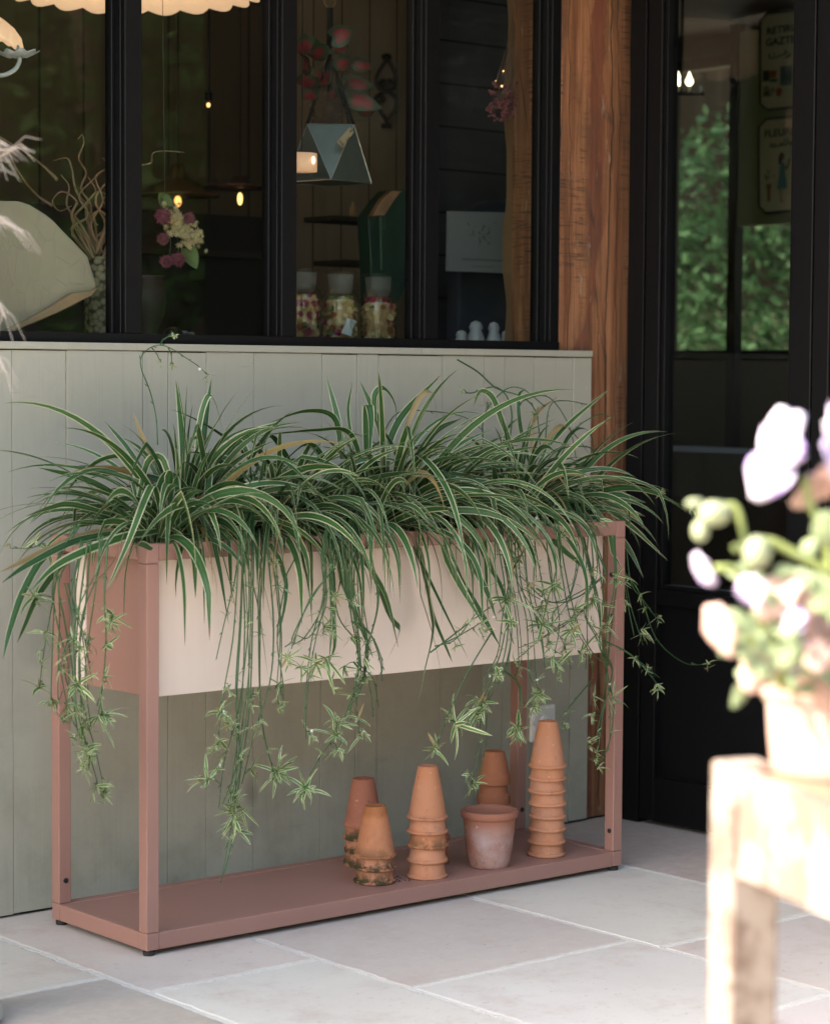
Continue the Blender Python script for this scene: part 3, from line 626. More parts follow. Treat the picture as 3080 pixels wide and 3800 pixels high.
# blades traced one by one (points in the 1736-pixel-wide view of the photograph)
HERO = [
 (0, [(385,1010),(380,900),(368,795)], (-.3,-.27), .014), (0, [(392,1010),(386,905),(372,800)], (-.3,-.26), .010), (0, [(420,980),(430,880),(442,792)], (-.3,-.25), .013),
 (0, [(408,990),(418,880),(436,826),(452,845),(467,905)], (-.3,-.3), .012), (0, [(335,980),(305,930),(278,862)], (-.3,-.2), .010),
 (0, [(300,985),(262,930),(218,880)], (-.3,-.2), .010), (0, [(240,1032),(170,1000),(80,978)], (-.33,-.28), .014), (0, [(300,1010),(215,985),(112,972)], (-.32,-.2), .011),
 (0, [(285,1040),(262,960),(205,965),(150,1015),(139,1041)], (-.3,-.25), .012), (0, [(230,1075),(150,1055),(105,1062),(54,1080)], (-.35,-.36), .012),
 (0, [(250,1110),(180,1120),(80,1160),(0,1197)], (-.36,-.5), .015), (0, [(260,1110),(160,1130),(60,1180),(4,1219)], (-.38,-.52), .013),
 (0, [(230,1120),(110,1150),(52,1230),(20,1320),(7,1378)], (-.38,-.45), .014), (0, [(245,1130),(150,1165),(85,1240),(52,1310),(36,1345)], (-.38,-.48), .015),
 (0, [(330,1110),(250,1125),(130,1175),(61,1238)], (-.4,-.56), .017), (0, [(345,1100),(300,1060),(270,1090),(235,1180),(165,1245)], (-.36,-.56), .013),
 (0, [(340,1090),(322,1020),(305,1040),(270,1130),(216,1250)], (-.36,-.56), .015), (0, [(318,1150),(290,1140),(262,1175),(228,1240)], (-.5,-.56), .015),
 (0, [(362,1120),(352,1010),(366,996),(371,1080),(366,1160),(368,1250)], (-.36,-.50), .020), (0, [(430,1080),(428,985),(436,984),(432,1080),(440,1165)], (-.34,-.46), .019),
 (0, [(390,1100),(385,1045),(410,1060),(450,1150),(478,1304)], (-.37,-.53), .016), (0, [(400,1100),(398,1040),(430,1070),(470,1180),(505,1330)], (-.37,-.54), .015),
 (0, [(430,1110),(445,1060),(490,1120),(535,1250),(560,1412)], (-.37,-.55), .017), (0, [(440,1100),(470,1050),(520,1110),(555,1240),(578,1350)], (-.37,-.55), .013),
 (0, [(430,1010),(480,960),(520,910),(590,880)], (-.3,-.34), .020), (0, [(310,1110),(330,1030),(352,990),(390,1020),(405,1060)], (-.34,-.42), .014),
 (0, [(290,1040),(310,965),(340,960),(360,1030),(368,1060)], (-.32,-.38), .014), (0, [(450,1050),(470,960),(500,925),(520,960),(530,1050)], (-.3,-.4), .014),
 (1, [(560,1060),(590,1000),(640,1010),(700,1100),(745,1290)], (-.34,-.55), .015), (1, [(520,1060),(560,1030),(600,1080),(640,1200),(655,1320)], (-.36,-.55), .012),
 (1, [(580,1080),(620,1080),(680,1170),(700,1330),(690,1385)], (-.38,-.56), .014), (1, [(640,1100),(690,1150),(735,1260),(780,1376)], (-.4,-.57), .017),
 (1, [(660,1110),(735,1160),(815,1290),(835,1320),(810,1382)], (-.4,-.58), .015), (1, [(680,1120),(720,1130),(800,1230),(833,1354)], (-.42,-.57), .012),
 (1, [(500,1100),(540,1130),(590,1190),(598,1250),(578,1347)], (-.42,-.55), .012), (1, [(620,1000),(590,940),(560,915),(530,1000)], (-.28,-.3), .013),
 (2, [(800,960),(840,870),(921,785)], (-.3,-.25), .017), (2, [(720,960),(705,870),(682,785)], (-.3,-.22), .013), (2, [(810,960),(790,880),(753,797)], (-.3,-.24), .016),
 (2, [(740,940),(728,860),(737,800)], (-.3,-.2), .008), (2, [(785,880),(784,825),(806,812),(830,860),(815,960)], (-.3,-.3), .014), (2, [(832,940),(875,835),(905,822),(918,890)], (-.3,-.32), .013),
 (2, [(775,1080),(768,900),(770,848),(776,880),(772,960)], (-.3,-.36), .020), (2, [(715,960),(700,875),(640,860),(564,884)], (-.3,-.3), .013), (2, [(760,980),(730,905),(660,900),(530,912)], (-.3,-.34), .014),
 (2, [(700,990),(650,930),(600,960),(565,985)], (-.3,-.32), .014), (2, [(850,1010),(905,910),(967,873)], (-.3,-.34), .015), (2, [(850,1020),(930,985),(1010,975),(1106,978)], (-.34,-.42), .016),
 (2, [(850,1030),(950,960),(1010,930),(1055,912)], (-.32,-.3), .013), (2, [(850,1050),(930,1010),(1030,1025),(1135,1078)], (-.36,-.47), .017), (2, [(830,1040),(900,995),(990,1000),(1060,1020)], (-.36,-.5), .020),
 (2, [(790,1090),(830,1030),(860,1130),(920,1260),(978,1376)], (-.36,-.58), .017), (2, [(800,1080),(870,1090),(950,1200),(1010,1290),(1046,1352)], (-.38,-.58), .018),
 (2, [(840,1090),(900,1110),(960,1220),(1015,1312)], (-.4,-.57), .018), (2, [(800,1100),(850,1160),(905,1290),(935,1360),(946,1385)], (-.4,-.58), .013),
 (2, [(830,1120),(865,1180),(900,1280),(903,1330),(888,1400),(875,1468)], (-.42,-.6), .017), (2, [(830,1120),(870,1220),(905,1330),(922,1405)], (-.42,-.59), .015),
 (2, [(870,1100),(950,1130),(1010,1220),(1040,1300)], (-.4,-.56), .016), (2, [(880,1100),(960,1110),(1040,1210),(1062,1280)], (-.4,-.55), .013), (2, [(750,1120),(748,1180),(765,1290),(780,1378)], (-.44,-.56), .014),
 (2, [(760,1000),(735,950),(725,1000),(728,1120),(705,1250)], (-.32,-.5), .016), (2, [(790,1060),(770,960),(745,995),(742,1080)], (-.32,-.4), .016),
 (2, [(870,1090),(900,1060),(960,1060),(1030,1100),(1075,1160)], (-.38,-.54), .014),
 (3, [(1080,960),(1050,880),(1030,830),(1005,818),(990,850)], (-.28,-.24), .014), (3, [(1150,930),(1195,880),(1276,812)], (-.28,-.25), .011), (3, [(1130,940),(1170,890),(1200,905),(1240,960)], (-.28,-.25), .013),
 (3, [(1180,1000),(1220,970),(1254,955)], (-.3,-.3), .013), (3, [(1190,1020),(1270,1025),(1352,1052)], (-.3,-.35), .014), (3, [(1200,1030),(1280,1055),(1350,1080)], (-.32,-.38), .014),
 (3, [(1200,1050),(1260,1060),(1320,1100),(1397,1173)], (-.34,-.45), .014), (3, [(1180,1060),(1250,1080),(1310,1140),(1346,1209)], (-.36,-.48), .014), (3, [(1200,1040),(1270,1060),(1352,1122)], (-.34,-.42), .012),
 (3, [(1170,1060),(1230,1090),(1270,1140),(1302,1190)], (-.38,-.52), .013), (3, [(1060,1080),(1110,1110),(1190,1160),(1220,1190)], (-.4,-.54), .016), (3, [(1110,960),(1120,870),(1165,830)], (-.26,-.2), .009),
 (3, [(1160,960),(1200,900),(1230,900),(1244,935)], (-.26,-.24), .012), (3, [(1040,1000),(1060,900),(1090,870)], (-.26,-.2), .010), (3, [(1120,1010),(1090,900),(1085,830),(1100,812)], (-.26,-.22), .010),
]
for k, pix, Ys, wd in HERO: hero(LEAF[k], pix, Ys, wd*1.12)
for k, e in enumerate(SP): LEAF[k].build('leaves', SPIDER, e, smooth=True, fix=False)
# runners: wiry stems traced in the photograph, hung at their own depth; plantlets and flowers on them
RUN = [
 (0, -.50, [(215,1120),(205,1200),(172,1290),(165,1420),(180,1500),(200,1570),(215,1640),(216,1655)]), (0, -.46, [(150,1160),(122,1220),(135,1300),(150,1390),(160,1480),(185,1570)]),
 (0, -.52, [(210,1130),(200,1230),(186,1330),(178,1420),(190,1520)]), (0, -.40, [(125,1130),(115,1230),(95,1340),(82,1440)]), (0, -.43, [(160,1100),(117,1180),(112,1290),(107,1450),(112,1470)]),
 (0, -.53, [(225,1130),(218,1240),(222,1340),(215,1430),(205,1500)]), (0, -.40, [(150,1095),(100,1125),(70,1145),(22,1147)]), (0, -.47, [(135,1220),(150,1300),(128,1390),(140,1480),(132,1515)]),
 (0, -.49, [(190,1130),(180,1260),(168,1340),(170,1480),(178,1560)]), (0, -.48, [(170,1130),(150,1250),(172,1330),(185,1450)]),
 (0, -.29, [(330,930),(326,870),(314,819),(296,772),(296,745),(316,726),(340,722),(366,733),(393,751),(414,765),(437,787)]), (0, -.29, [(335,722),(341,711),(352,704),(366,703)]), (0, -.29, [(352,727),(358,740),(360,762)]), (0, -.29, [(318,727),(328,740),(335,755)]),
 (1, -.56, [(508,1120),(505,1290),(496,1450),(495,1600),(490,1690),(478,1760),(462,1848)]), (1, -.57, [(520,1140),(520,1300),(500,1480),(470,1590),(458,1690)]), (1, -.58, [(500,1150),(488,1330),(466,1460),(456,1560)]),
 (1, -.55, [(560,1150),(572,1300),(566,1420),(536,1520),(506,1640)]), (1, -.54, [(572,1180),(586,1320),(580,1430),(583,1475)]), (1, -.57, [(530,1200),(526,1400),(520,1500),(505,1600),(480,1700)]), (1, -.55, [(540,1250),(545,1480),(565,1590),(580,1640)]), (1, -.56, [(490,1220),(470,1300),(452,1380)]),
 (1, -.565, [(505,1150),(512,1300),(506,1460),(490,1600),(478,1680)]),
 (2, -.58, [(682,1120),(680,1250),(660,1340),(646,1420),(640,1500),(641,1545)]), (2, -.57, [(690,1130),(705,1280),(742,1340),(750,1400),(740,1450),(700,1540),(665,1590),(632,1655)]), (2, -.59, [(730,1130),(736,1260),(752,1340),(748,1420),(722,1500)]),
 (2, -.56, [(722,1120),(746,1260),(766,1340),(760,1420),(746,1470),(752,1535)]), (2, -.60, [(700,1190),(650,1250),(618,1330),(614,1345),(602,1378)]), (2, -.575, [(735,1300),(772,1322),(795,1380),(799,1425)]), (2, -.57, [(740,1385),(772,1430),(781,1500)]),
 (2, -.585, [(690,1180),(692,1300),(688,1412)]), (2, -.56, [(745,1150),(752,1280),(768,1330),(764,1410),(740,1460)]), (2, -.585, [(672,1160),(676,1260),(640,1330),(610,1350)]), (2, -.55, [(600,1200),(580,1330),(592,1430),(590,1480)]),
 (2, -.575, [(715,1140),(735,1290),(750,1370),(744,1440)]),
 (3, -.57, [(1065,1090),(1072,1180),(1066,1260),(1070,1330),(1055,1400),(1030,1450),(1000,1500),(952,1532)]), (3, -.56, [(1080,1100),(1090,1220),(1112,1300),(1120,1400),(1123,1445)]), (3, -.575, [(1040,1130),(1056,1230),(1050,1300),(1040,1370),(1012,1430),(1002,1560),(986,1645)]),
 (3, -.55, [(1110,1090),(1130,1200),(1146,1290),(1150,1350),(1178,1372)]), (3, -.56, [(1140,1090),(1150,1200),(1170,1300),(1156,1385)]), (3, -.55, [(1178,1100),(1212,1150),(1192,1250),(1160,1300)]), (3, -.55, [(1235,1110),(1240,1200),(1222,1280),(1250,1340),(1268,1405)]),
 (3, -.54, [(1215,1120),(1250,1270),(1262,1360),(1280,1400),(1260,1500),(1250,1580)]), (3, -.53, [(1285,1120),(1289,1220),(1280,1300),(1270,1400),(1284,1480),(1272,1560),(1247,1605)]), (3, -.48, [(1300,1130),(1315,1250),(1345,1350)]),
 (3, -.46, [(1310,1150),(1320,1220),(1345,1255),(1372,1292)]), (3, -.52, [(1262,1340),(1320,1370),(1376,1432)]), (3, -.46, [(1300,1190),(1338,1242),(1372,1335),(1430,1386),(1482,1390)]), (3, -.34, [(1230,1000),(1300,995),(1345,1010),(1400,1045),(1452,1066)]),
 (3, -.58, [(1030,1320),(982,1400),(948,1470),(912,1558)]), (3, -.55, [(1050,1400),(1086,1440),(1080,1535)]), (3, -.53, [(1240,1420),(1192,1478),(1176,1505),(1184,1528)]), (2, -.59, [(900,1365),(985,1300),(1035,1262)]), (2, -.59, [(915,1352),(960,1330),(1010,1300)]),
 (3, -.56, [(1095,1100),(1105,1230),(1130,1330),(1140,1400)]), (3, -.555, [(1120,1120),(1118,1250),(1150,1330)]), (3, -.55, [(1160,1090),(1175,1200),(1195,1300),(1230,1360),(1240,1410)]), (3, -.56, [(1052,1150),(1075,1260),(1085,1380),(1075,1420)]), (3, -.545, [(1250,1250),(1200,1290),(1140,1330),(1080,1380)]),
 (3, -.545, [(1270,1200),(1210,1240),(1150,1260),(1090,1230)]), (3, -.55, [(1060,1160),(1100,1250),(1170,1330),(1195,1400)]), (3, -.53, [(1230,1120),(1225,1220),(1228,1330),(1225,1400)]),
 (3, -.22, [(957,752),(1000,778),(1039,812),(1092,830),(1121,862),(1130,930)]), (3, -.24, [(1100,960),(1085,860),(1106,833),(1150,832),(1190,890),(1205,960)]), (3, -.24, [(1140,930),(1150,850),(1185,838),(1245,850)]), (3, -.22, [(1020,990),(1010,880),(1050,820),(1090,812),(1140,850)]),
 (3, -.27, [(1170,960),(1200,900),(1250,868),(1280,874)]), (3, -.25, [(1060,960),(1070,860),(1040,810),(985,822),(970,815)]), (2, -.26, [(790,930),(830,865),(900,860),(970,872),(1010,900)]), (3, -.3, [(1130,980),(1170,940),(1230,935),(1260,960)]),
 (2, -.57, [(775,1150),(790,1260),(768,1360),(762,1430)]),(3, -.57, [(1035,1140),(1040,1240),(1068,1330),(1060,1400)]),(3, -.535, [(1245,1120),(1262,1250),(1275,1340),(1262,1460)]),
]
STEMS = []
for k, Y, pix in list(RUN):
    if Y < -.42 and pix[0][1] > 1050 and rnd.random() < .6:                  # the runners hang in loose bundles
        ox = rnd.uniform(-14, 14); RUN.append((k, Y+rnd.uniform(-.02, .015), [(x+ox*.5+rnd.uniform(-7, 7)*min(1, i)+ox*i/len(pix), y+rnd.uniform(-8, 8)*min(1, i)-(20 if i == len(pix)-1 else 0)) for i, (x, y) in enumerate(pix)]))
for k, Y, pix in RUN:
    n = len(pix); ys = [Y+.012*math.sin(i*1.7+Y*90) for i in range(n)]
    p3 = spline([dat(x, y, ys[i]) for i, (x, y) in enumerate(pix)], n*5)
    if 1100 > pix[0][1] > 1060 or (1085 < pix[0][1] < 1285 and Y < -.45 and 290 < pix[0][0] < 1282):
        b = SP[k].location+Vector((0, 0, .02)); p0 = p3[0]; top = Vector((p0.x*.8+b.x*.2, PY-.01, RIMZ+.03+.02*rnd.random()))
        p3 = spline([b, (b+top)/2+Vector((0, 0, .05)), top], 8)[:-1]+p3 if p0.z < RIMZ+.06 else p3
    r = .0015+.0008*rnd.random(); mb = MB().tube(p3, [r*(1-.45*i/len(p3)) for i in range(len(p3))], 5)
    for q in range(4, len(p3)-2, 4):                  # nodes with little bracts
        if rnd.random() < .75:
            t = (p3[q+1]-p3[q]).normalized(); o_ = t.orthogonal().normalized(); o_ = Matrix.Rotation(rnd.uniform(0, 6.28), 3, t) @ o_
            mb.tube([p3[q], p3[q]+t*.004+o_*.003, p3[q]+t*.009+o_*.005], [.0011, .0012, .0003], 4)
    o = mb.build('runner', STEM, SP[k], smooth=True, fix=False); STEMS.append((k, o, p3))
    for q in range(len(p3)//3, len(p3)-1, 3):          # young tufts at the nodes
        if rnd.random() < .30 and p3[q].z < .8: tf = MB(); plantlet(tf, p3[q], rnd.uniform(.010, .019), (rnd.gauss(0, 1), -.6, rnd.gauss(0, .7)), rnd.randint(3, 7), .0042); tf.build('young_tuft', BABY, o, smooth=True, fix=False)
def A_(l, ox, oy, s): return [(ox+x*s, oy+y*s, r) for x, y, r in l]
PL = A_([(740,680,62),(700,880,62),(690,1090,58),(660,1340,85),(570,1610,42),(680,1850,42),(400,1040,48),(250,930,30),(262,1165,55),(330,1260,42),(410,1385,56),(490,1500,40),(540,1430,45),(510,1140,60),(225,560,62),(310,240,48),(230,190,40),(50,210,40),(490,850,25),(560,1330,40),(560,1690,40),(600,1590,32)], 0, 1071, .316)
PL += A_([(1290,310,46),(1345,385,44),(1290,470,48),(1510,380,52),(1265,630,48),(1215,700,58),(1470,635,62),(1620,655,56),(1410,860,58),(1370,935,50),(1395,1000,60),(1635,262,30),(1290,570,35),(1500,200,25)], 0, 1381, .357)
PL += A_([(590,710,56),(400,860,78),(390,640,46),(130,860,48),(225,930,56),(540,925,60),(430,1045,72),(595,1130,56),(465,1310,66),(640,1300,48),(660,1425,44),(470,1420,50),(490,1520,40),(240,1800,78),(290,1415,45),(90,1190,40),(60,1690,60),(590,460,35),(500,1330,45)], 564, 1127, .2893)
PL += A_([(610,690,72),(700,380,56),(640,880,62),(760,610,45),(880,640,45),(970,580,56),(870,750,50),(880,900,68),(960,900,60),(1100,960,48),(1050,1060,60),(960,1150,60),(1000,1215,55),(1185,1120,66),(1280,690,70),(1140,780,58),(1360,740,58),(1270,860,38),(1390,905,60),(1480,500,62),(1660,655,56),(1672,930,26),(690,1230,62),(400,1510,78),(360,1610,66),(190,1690,76),(690,1700,62),(870,1450,56),(820,1545,46),(1070,1730,40),(1290,1470,48),(1440,1480,44),(1280,1615,32),(1310,1920,40),(1310,2000,40),(40,1880,64),(310,2090,40),(1010,1290,48),(320,2150,46),(1240,1830,20),(700,250,40),(190,1070,30),(420,950,25),(1270,450,40),(840,60,32),(1060,150,40),(1340,60,40)], 902, 1071, .263)
PL += [(1385,1030,13),(1445,1063,12),(1480,1388,16),(1372,1432,18),(1375,1290,18),(1300,1255,14),(365,702,9),(360,763,10),(335,755,8),(433,786,13),(966,817,11),(1120,866,15),(1018,840,11),(1272,874,8),(1150,1005,11),(980,900,10),(720,900,9),(510,965,12),(575,1020,14),(592,1150,28),(570,1180,20)]
for k, o, p3 in STEMS:                                 # fill the bundles
    for q in range(len(p3)//2, len(p3)):
        if rnd.random() < (.07 if k == 0 else .03) and p3[q].z < .74 and p3[q].y < -.35:
            pr = p3[q]-CAM; z = pr.dot(FW); PL.append(((1540+FPX*pr.dot(RT)/z)/K+rnd.uniform(-9, 9), (1900-FPX*pr.dot(UP)/z)/K+rnd.uniform(-6, 12), rnd.uniform(14, 27)))
BIG_ = [(907, 1566, 30.01), (988, 1640, 27.01), (640, 1652, 32.01), (214, 1648, 26.01), (490, 1700, 28.01), (662, 1388, 36.01), (1125, 1452, 24.01), (212, 1496, 36.01), (232, 1300, 28.01), (1000, 1478, 32.01), (585, 1612, 26.01), (1080, 1530, 24.01)]
PL = BIG_+PL
for x, y, r in PL:
    if (x, y, r) not in BIG_ and y > 900 and r > 28: r = r*.5
    best = None
    for k, o, p3 in STEMS:
        for q in p3[::2]:
            pr = q-CAM; z = pr.dot(FW); sx = (1540+FPX*pr.dot(RT)/z)/K; sy = (1900-FPX*pr.dot(UP)/z)/K; d = (sx-x)**2+(sy-y)**2
            if best is None or d < best[0]: best = (d, k, o, q, p3)
    d, k, o, q, p3 = best; tgt = dat(x, y, q.y-.006); rr = r*K*(tgt-CAM).dot(FW)/FPX
    mb = MB(); c = tgt
    ax = Vector((rnd.gauss(0, .6), -.6+rnd.gauss(0, .5), rnd.gauss(-.1, .7)))
    plantlet(mb, c, rr*rnd.uniform(.75, 1.2), ax, 13 if (x, y, r) in BIG_ else rnd.choice((4, 6, 8, 10, 13, 16)), rnd.uniform(.0042, .0066))
    if rnd.random() < .55: plantlet(mb, c+Vector((rnd.uniform(-.01, .01), 0, -.012)), rr*.7, ax+Vector((.5, 0, -.6)), 6)
    b = mb.build('plantlet', BABY, o, smooth=True, fix=False)
    if (tgt-q).length > .006:
        sm = MB().tube([q, (q+tgt)/2+Vector((0, -.003, .004)), tgt], [.001, .0009, .0008], 4); s_ = sm.build('stalk', STEM, o, smooth=True, fix=False)
FL = A_([(1170,268,14)], 0, 676, .357)+A_([(1290,620,12),(1310,300,9)], 0, 1381, .357)+A_([(150,805,18),(595,910,14),(305,1390,14),(682,1392,8)], 564, 1127, .2893)
FL += A_([(840,50,20),(580,220,14),(880,690,22),(465,1305,16),(840,1335,14),(1420,1370,9),(500,835,10),(1100,160,14),(1262,868,6)], 902, 1071, .263)+[(1352,790,0)][:0]+[(1352/1736*0+1055,918,4),(1058,980,4),(430,770,0)][:2]
for x, y, r in FL:
    best = None
    for k, o, p3 in STEMS:
        for q in p3[::2]:
            pr = q-CAM; z = pr.dot(FW); sx = (1540+FPX*pr.dot(RT)/z)/K; sy = (1900-FPX*pr.dot(UP)/z)/K; d = (sx-x)**2+(sy-y)**2
            if best is None or d < best[0]: best = (d, k, o, q)
    d, k, o, q = best; tgt = dat(x, y, q.y-.012)
    flower_mesh(tgt, (-.5+rnd.gauss(0, .3), -.8, .2+rnd.gauss(0, .4)), .0022+.00016*max(4, r)).build('flower', PETAL, o, fix=False)

# ------------------------------------------------------------------ terracotta pots
TNEW = m_terra('terracotta_new', (.48, .19, .096), (.56, .245, .133), .3, .2); TRED = m_terra('terracotta_red', (.30, .105, .068), (.37, .145, .095), .3)
TOLD = m_terra('terracotta_stained', (.46, .185, .095), (.53, .225, .12), .4, 0, .9, .5); TMOSS = m_terra('terracotta_mossy', (.40, .165, .095), (.47, .205, .125), .8, 0, 0, .95)
TLIME = m_terra('terracotta_limed', (.30, .115, .075), (.40, .17, .115), .25, .85); TBACK = m_terra('terracotta_dull', (.36, .13, .068), (.42, .165, .09))
SHELFZ = FH+JR-.0025
def pot_mesh(R, r, h, bead, lip, th=.0034, nz=9, seed=0):
    """an upturned pot, its mouth down at z = 0"""
    pr = [(R-th, 0), (R, .0005), (R+.0002, .002)]
    if bead: pr += [(R+bead*.85, .0022), (R+bead, .0038), (R+bead*.9, .0066), (R+bead*.35, .0082), (R-.0012, .0088)]
    elif lip: pr += [(R+.0003, lip-.002), (R-.0012, lip), (R-.0028, lip+.0015)]
    z0 = pr[-1][1]; r0 = pr[-1][0]
    for i in range(1, nz+1): f = i/nz; pr.append((r0+(r-r0)*f+.0008*math.sin(f*math.pi), z0+(h-.003-z0)*f))
    pr += [(r-.0008, h-.001), (r-.0025, h), (r*.72, h-.0012), (r*.62, h-.0022), (r*.22, h-.0022), (r*.20, h-.004), (r*.2, h-.008)]
    pr += [(r-.004, h-.009)]+[((R-th)+((r-.004)-(R-th))*(1-i/4), (h-.009)*(1-i/4)) for i in range(1, 4)]
    m = MB().lathe(pr+[(R-th, 0)], n=48, wob=.006, seed=seed); return m
def stack(base, protos, steps, mats, labels, group, jit=.0018, scale=1):
    z = SHELFZ; P0 = None
    for i, mt in enumerate(mats):
        o = protos[i]; 
        o.location = (base[0]+rnd.uniform(-jit, jit)*.4, base[1]+rnd.uniform(-jit, jit)*.4, z); o.rotation_euler = (rnd.uniform(-.008, .008) if i else 0, rnd.uniform(-.008, .008) if i else 0, rnd.uniform(0, 6.28))
        tag(o, labels[i], 'pot', group); z += steps[i]
def new_pot(mb, mat): return mb.build('terracotta_pot', mat, None, auto=.7)
ORD = ['lowest', 'second', 'third', 'fourth', 'fifth', 'sixth', 'seventh', 'eighth']
def copies(mb, mats):
    out = []; first = new_pot(mb, mats[0]); out.append(first)
    for mt in mats[1:]:
        c = first.copy(); COL.objects.link(c)
        if mt is not mats[0]: c.data = first.data.copy(); c.data.materials[0] = mt
        out.append(c)
    return out
# tall stack of eight at the far end
mt = [TNEW]*8; pp = copies(pot_mesh(.0430, .0235, .112, .0030, 0, seed=1), mt)
stack((-.546, -.412), pp, [.0305]*8, mt, ['orange pot at the foot of the tallest stack on the pink shelf']+['%s pot up of the tallest orange stack, only its band showing' % ORD[i] for i in range(1, 7)]+['topmost whole upturned pot of the tallest stack, in front of the white socket'], 'pots in the tallest stack', .0022)
# middle stack of five
mt = [TNEW, TNEW, TOLD, TNEW, TNEW]; mt[2] = m_terra('terracotta_grubby', (.46, .175, .085), (.54, .225, .115), .4, 0, 0, .6)
pp = copies(pot_mesh(.0440, .0230, .122, .0036, 0, seed=2), mt)
stack((-.927, -.415), pp, [.0365, .0335, .033, .0325, 0], mt, ['lowest pot of the middle stack of five, standing on the shelf', 'second pot up in the middle stack of five, smooth pink band', 'third pot up in the middle stack of five, grubby rim', 'fourth pot up in the middle stack of five, pale band', 'top upturned pot of the middle stack of five, plain pale orange'], 'pots in the middle stack', .0025)
# front left stack of three, stained and mossy
mt = [TMOSS, TMOSS, TOLD]; pp = copies(pot_mesh(.0450, .0245, .117, .0036, 0, seed=3), mt)
stack((-1.056, -.383), pp, [.0305, .0285, 0], mt, ['mossy dirt rimmed pot at the foot of the short front stack', 'middle mossy pot of the short front stack of three', 'yellow stained upturned pot on top of the short front stack'], 'pots in the short front stack', .003)
# behind it a stack of four under a dull red pot
mt = [TMOSS, TMOSS, TMOSS, TRED]; pp = copies(pot_mesh(.0452, .0262, .114, 0, .012, seed=4), mt)
stack((-.957, -.218), pp, [.0305, .0300, .0305, 0], mt, ['lowest mossy pot of the stack behind the short front stack', 'second pot up behind the short front stack, blotched with moss', 'third pot up behind the short front stack, under the dull red pot', 'dull red upturned pot on the stack behind the short front stack'], 'pots in the back left stack', .003)
# half hidden behind the middle stack
mt = [TBACK]*3; pp = copies(pot_mesh(.0445, .026, .075, .002, 0, seed=5), mt)
stack((-.817, -.297), pp, [.028, .028, 0], mt, ['lowest of three brown pots hidden behind the middle stack']+['second of three brown pots hidden behind the middle stack', 'top one of three brown pots hidden behind the middle stack'], 'pots hidden behind the middle stack', .003)
# back right stack of four
mt = [TBACK]*4; pp = copies(pot_mesh(.0405, .0255, .082, 0, .024, seed=6), mt)
stack((-.531, -.205), pp, [.046, .047, .050, 0], mt, ['lowest pot hidden behind the big weathered pot by the back leg', 'second pot up behind the big weathered pot, in shade', 'third pot up behind the big weathered pot, wide smooth band', 'top upturned brown pot behind the big weathered pot, by the back leg'], 'pots in the back right stack', .002)
# the big weathered pot, mouth up
R, h = .0655, .137
pr = [(.030, .004), (.045, .0), (.0475, .0015), (.049, .006)]
for i in range(1, 12): f = i/12; pr.append((.049+(.063-.049)*(f**.72), .006+(h-.026)*f))
pr += [(.0635, h-.02), (.0665, h-.0185), (.0685, h-.014), (.0688, h-.006), (.0675, h-.001), (.064, h), (.0605, h-.002), (.0575, h-.012)]
pr += [(.0575-(.0575-.042)*(i/6)**1.3, h-.012-(h-.024)*i/6) for i in range(1, 7)]+[(.0005, .012)]
o = MB().lathe(pr, n=64, wob=.012, seed=8).build('terracotta_pot', TLIME, None, auto=.9)
o.location = (-.738, -.418, SHELFZ); o.rotation_euler.z = 2.2; o.scale = (.985, .985, .985); tag(o, 'big weathered open pot with white lime bloom, mouth upwards on the shelf', 'pot')
pm_ = MB(); 
for i in range(40): a = rnd.uniform(0, 6.28); q = rnd.uniform(.049, .07); pm_.ball((-.99+0*a+rnd.uniform(-.03, .03), -.40+rnd.uniform(-.03, .03), SHELFZ+.0006), rnd.uniform(.0006, .0016), 5, 3)
tag(pm_.build('soil_crumbs', SOILM), 'crumbs of dark soil beside the short front stack', 'soil', kind='stuff')
dlp = atZ(93, 3384, .004)
dl = MB()
for i in range(6): q = i*1.05; dl.quad(dlp+Vector((0, 0, .004)), dlp+Vector((.010*math.cos(q), .006*math.sin(q), .002+.006*(i % 2))), dlp+Vector((.017*math.cos(q+.4), .009*math.sin(q+.4), .012+.004*(i % 3))), dlp+Vector((.010*math.cos(q+.9), .006*math.sin(q+.9), .006)))
tag(dl.build('dry_leaf', simple('dry_leaf_brown', (.30, .17, .08), .8, 0, .4, 90)), 'small curled dry brown leaf at the foot of the sage wall', 'leaf')
lb = MB().prism([Vector((-.5905, -.4165, SHELFZ+.034)), Vector((-.5895, -.421, SHELFZ+.034)), Vector((-.5895, -.421, SHELFZ+.043)), Vector((-.5905, -.4165, SHELFZ+.043))], (-.0006, -.0002, 0))
lb.build('price_sticker', WHITEP, pp[0], world=False) if False else None

# ------------------------------------------------------------------ sunlit foreground: worn table, pansy pot, plume urn
WORN = m_worn(); RAWW = m_wood('raw_table_wood', (.24, .13, .085), (.34, .20, .14))
TC = CAM+ray(2632, 2815)*2.4; TA = math.radians(24)
tb = empty('worn_table', (TC.x, TC.y, 0), 'worn whitewashed wooden table in full sun at the near right', 'table', rz=TA+math.pi/2*0)
TZ = TC.z
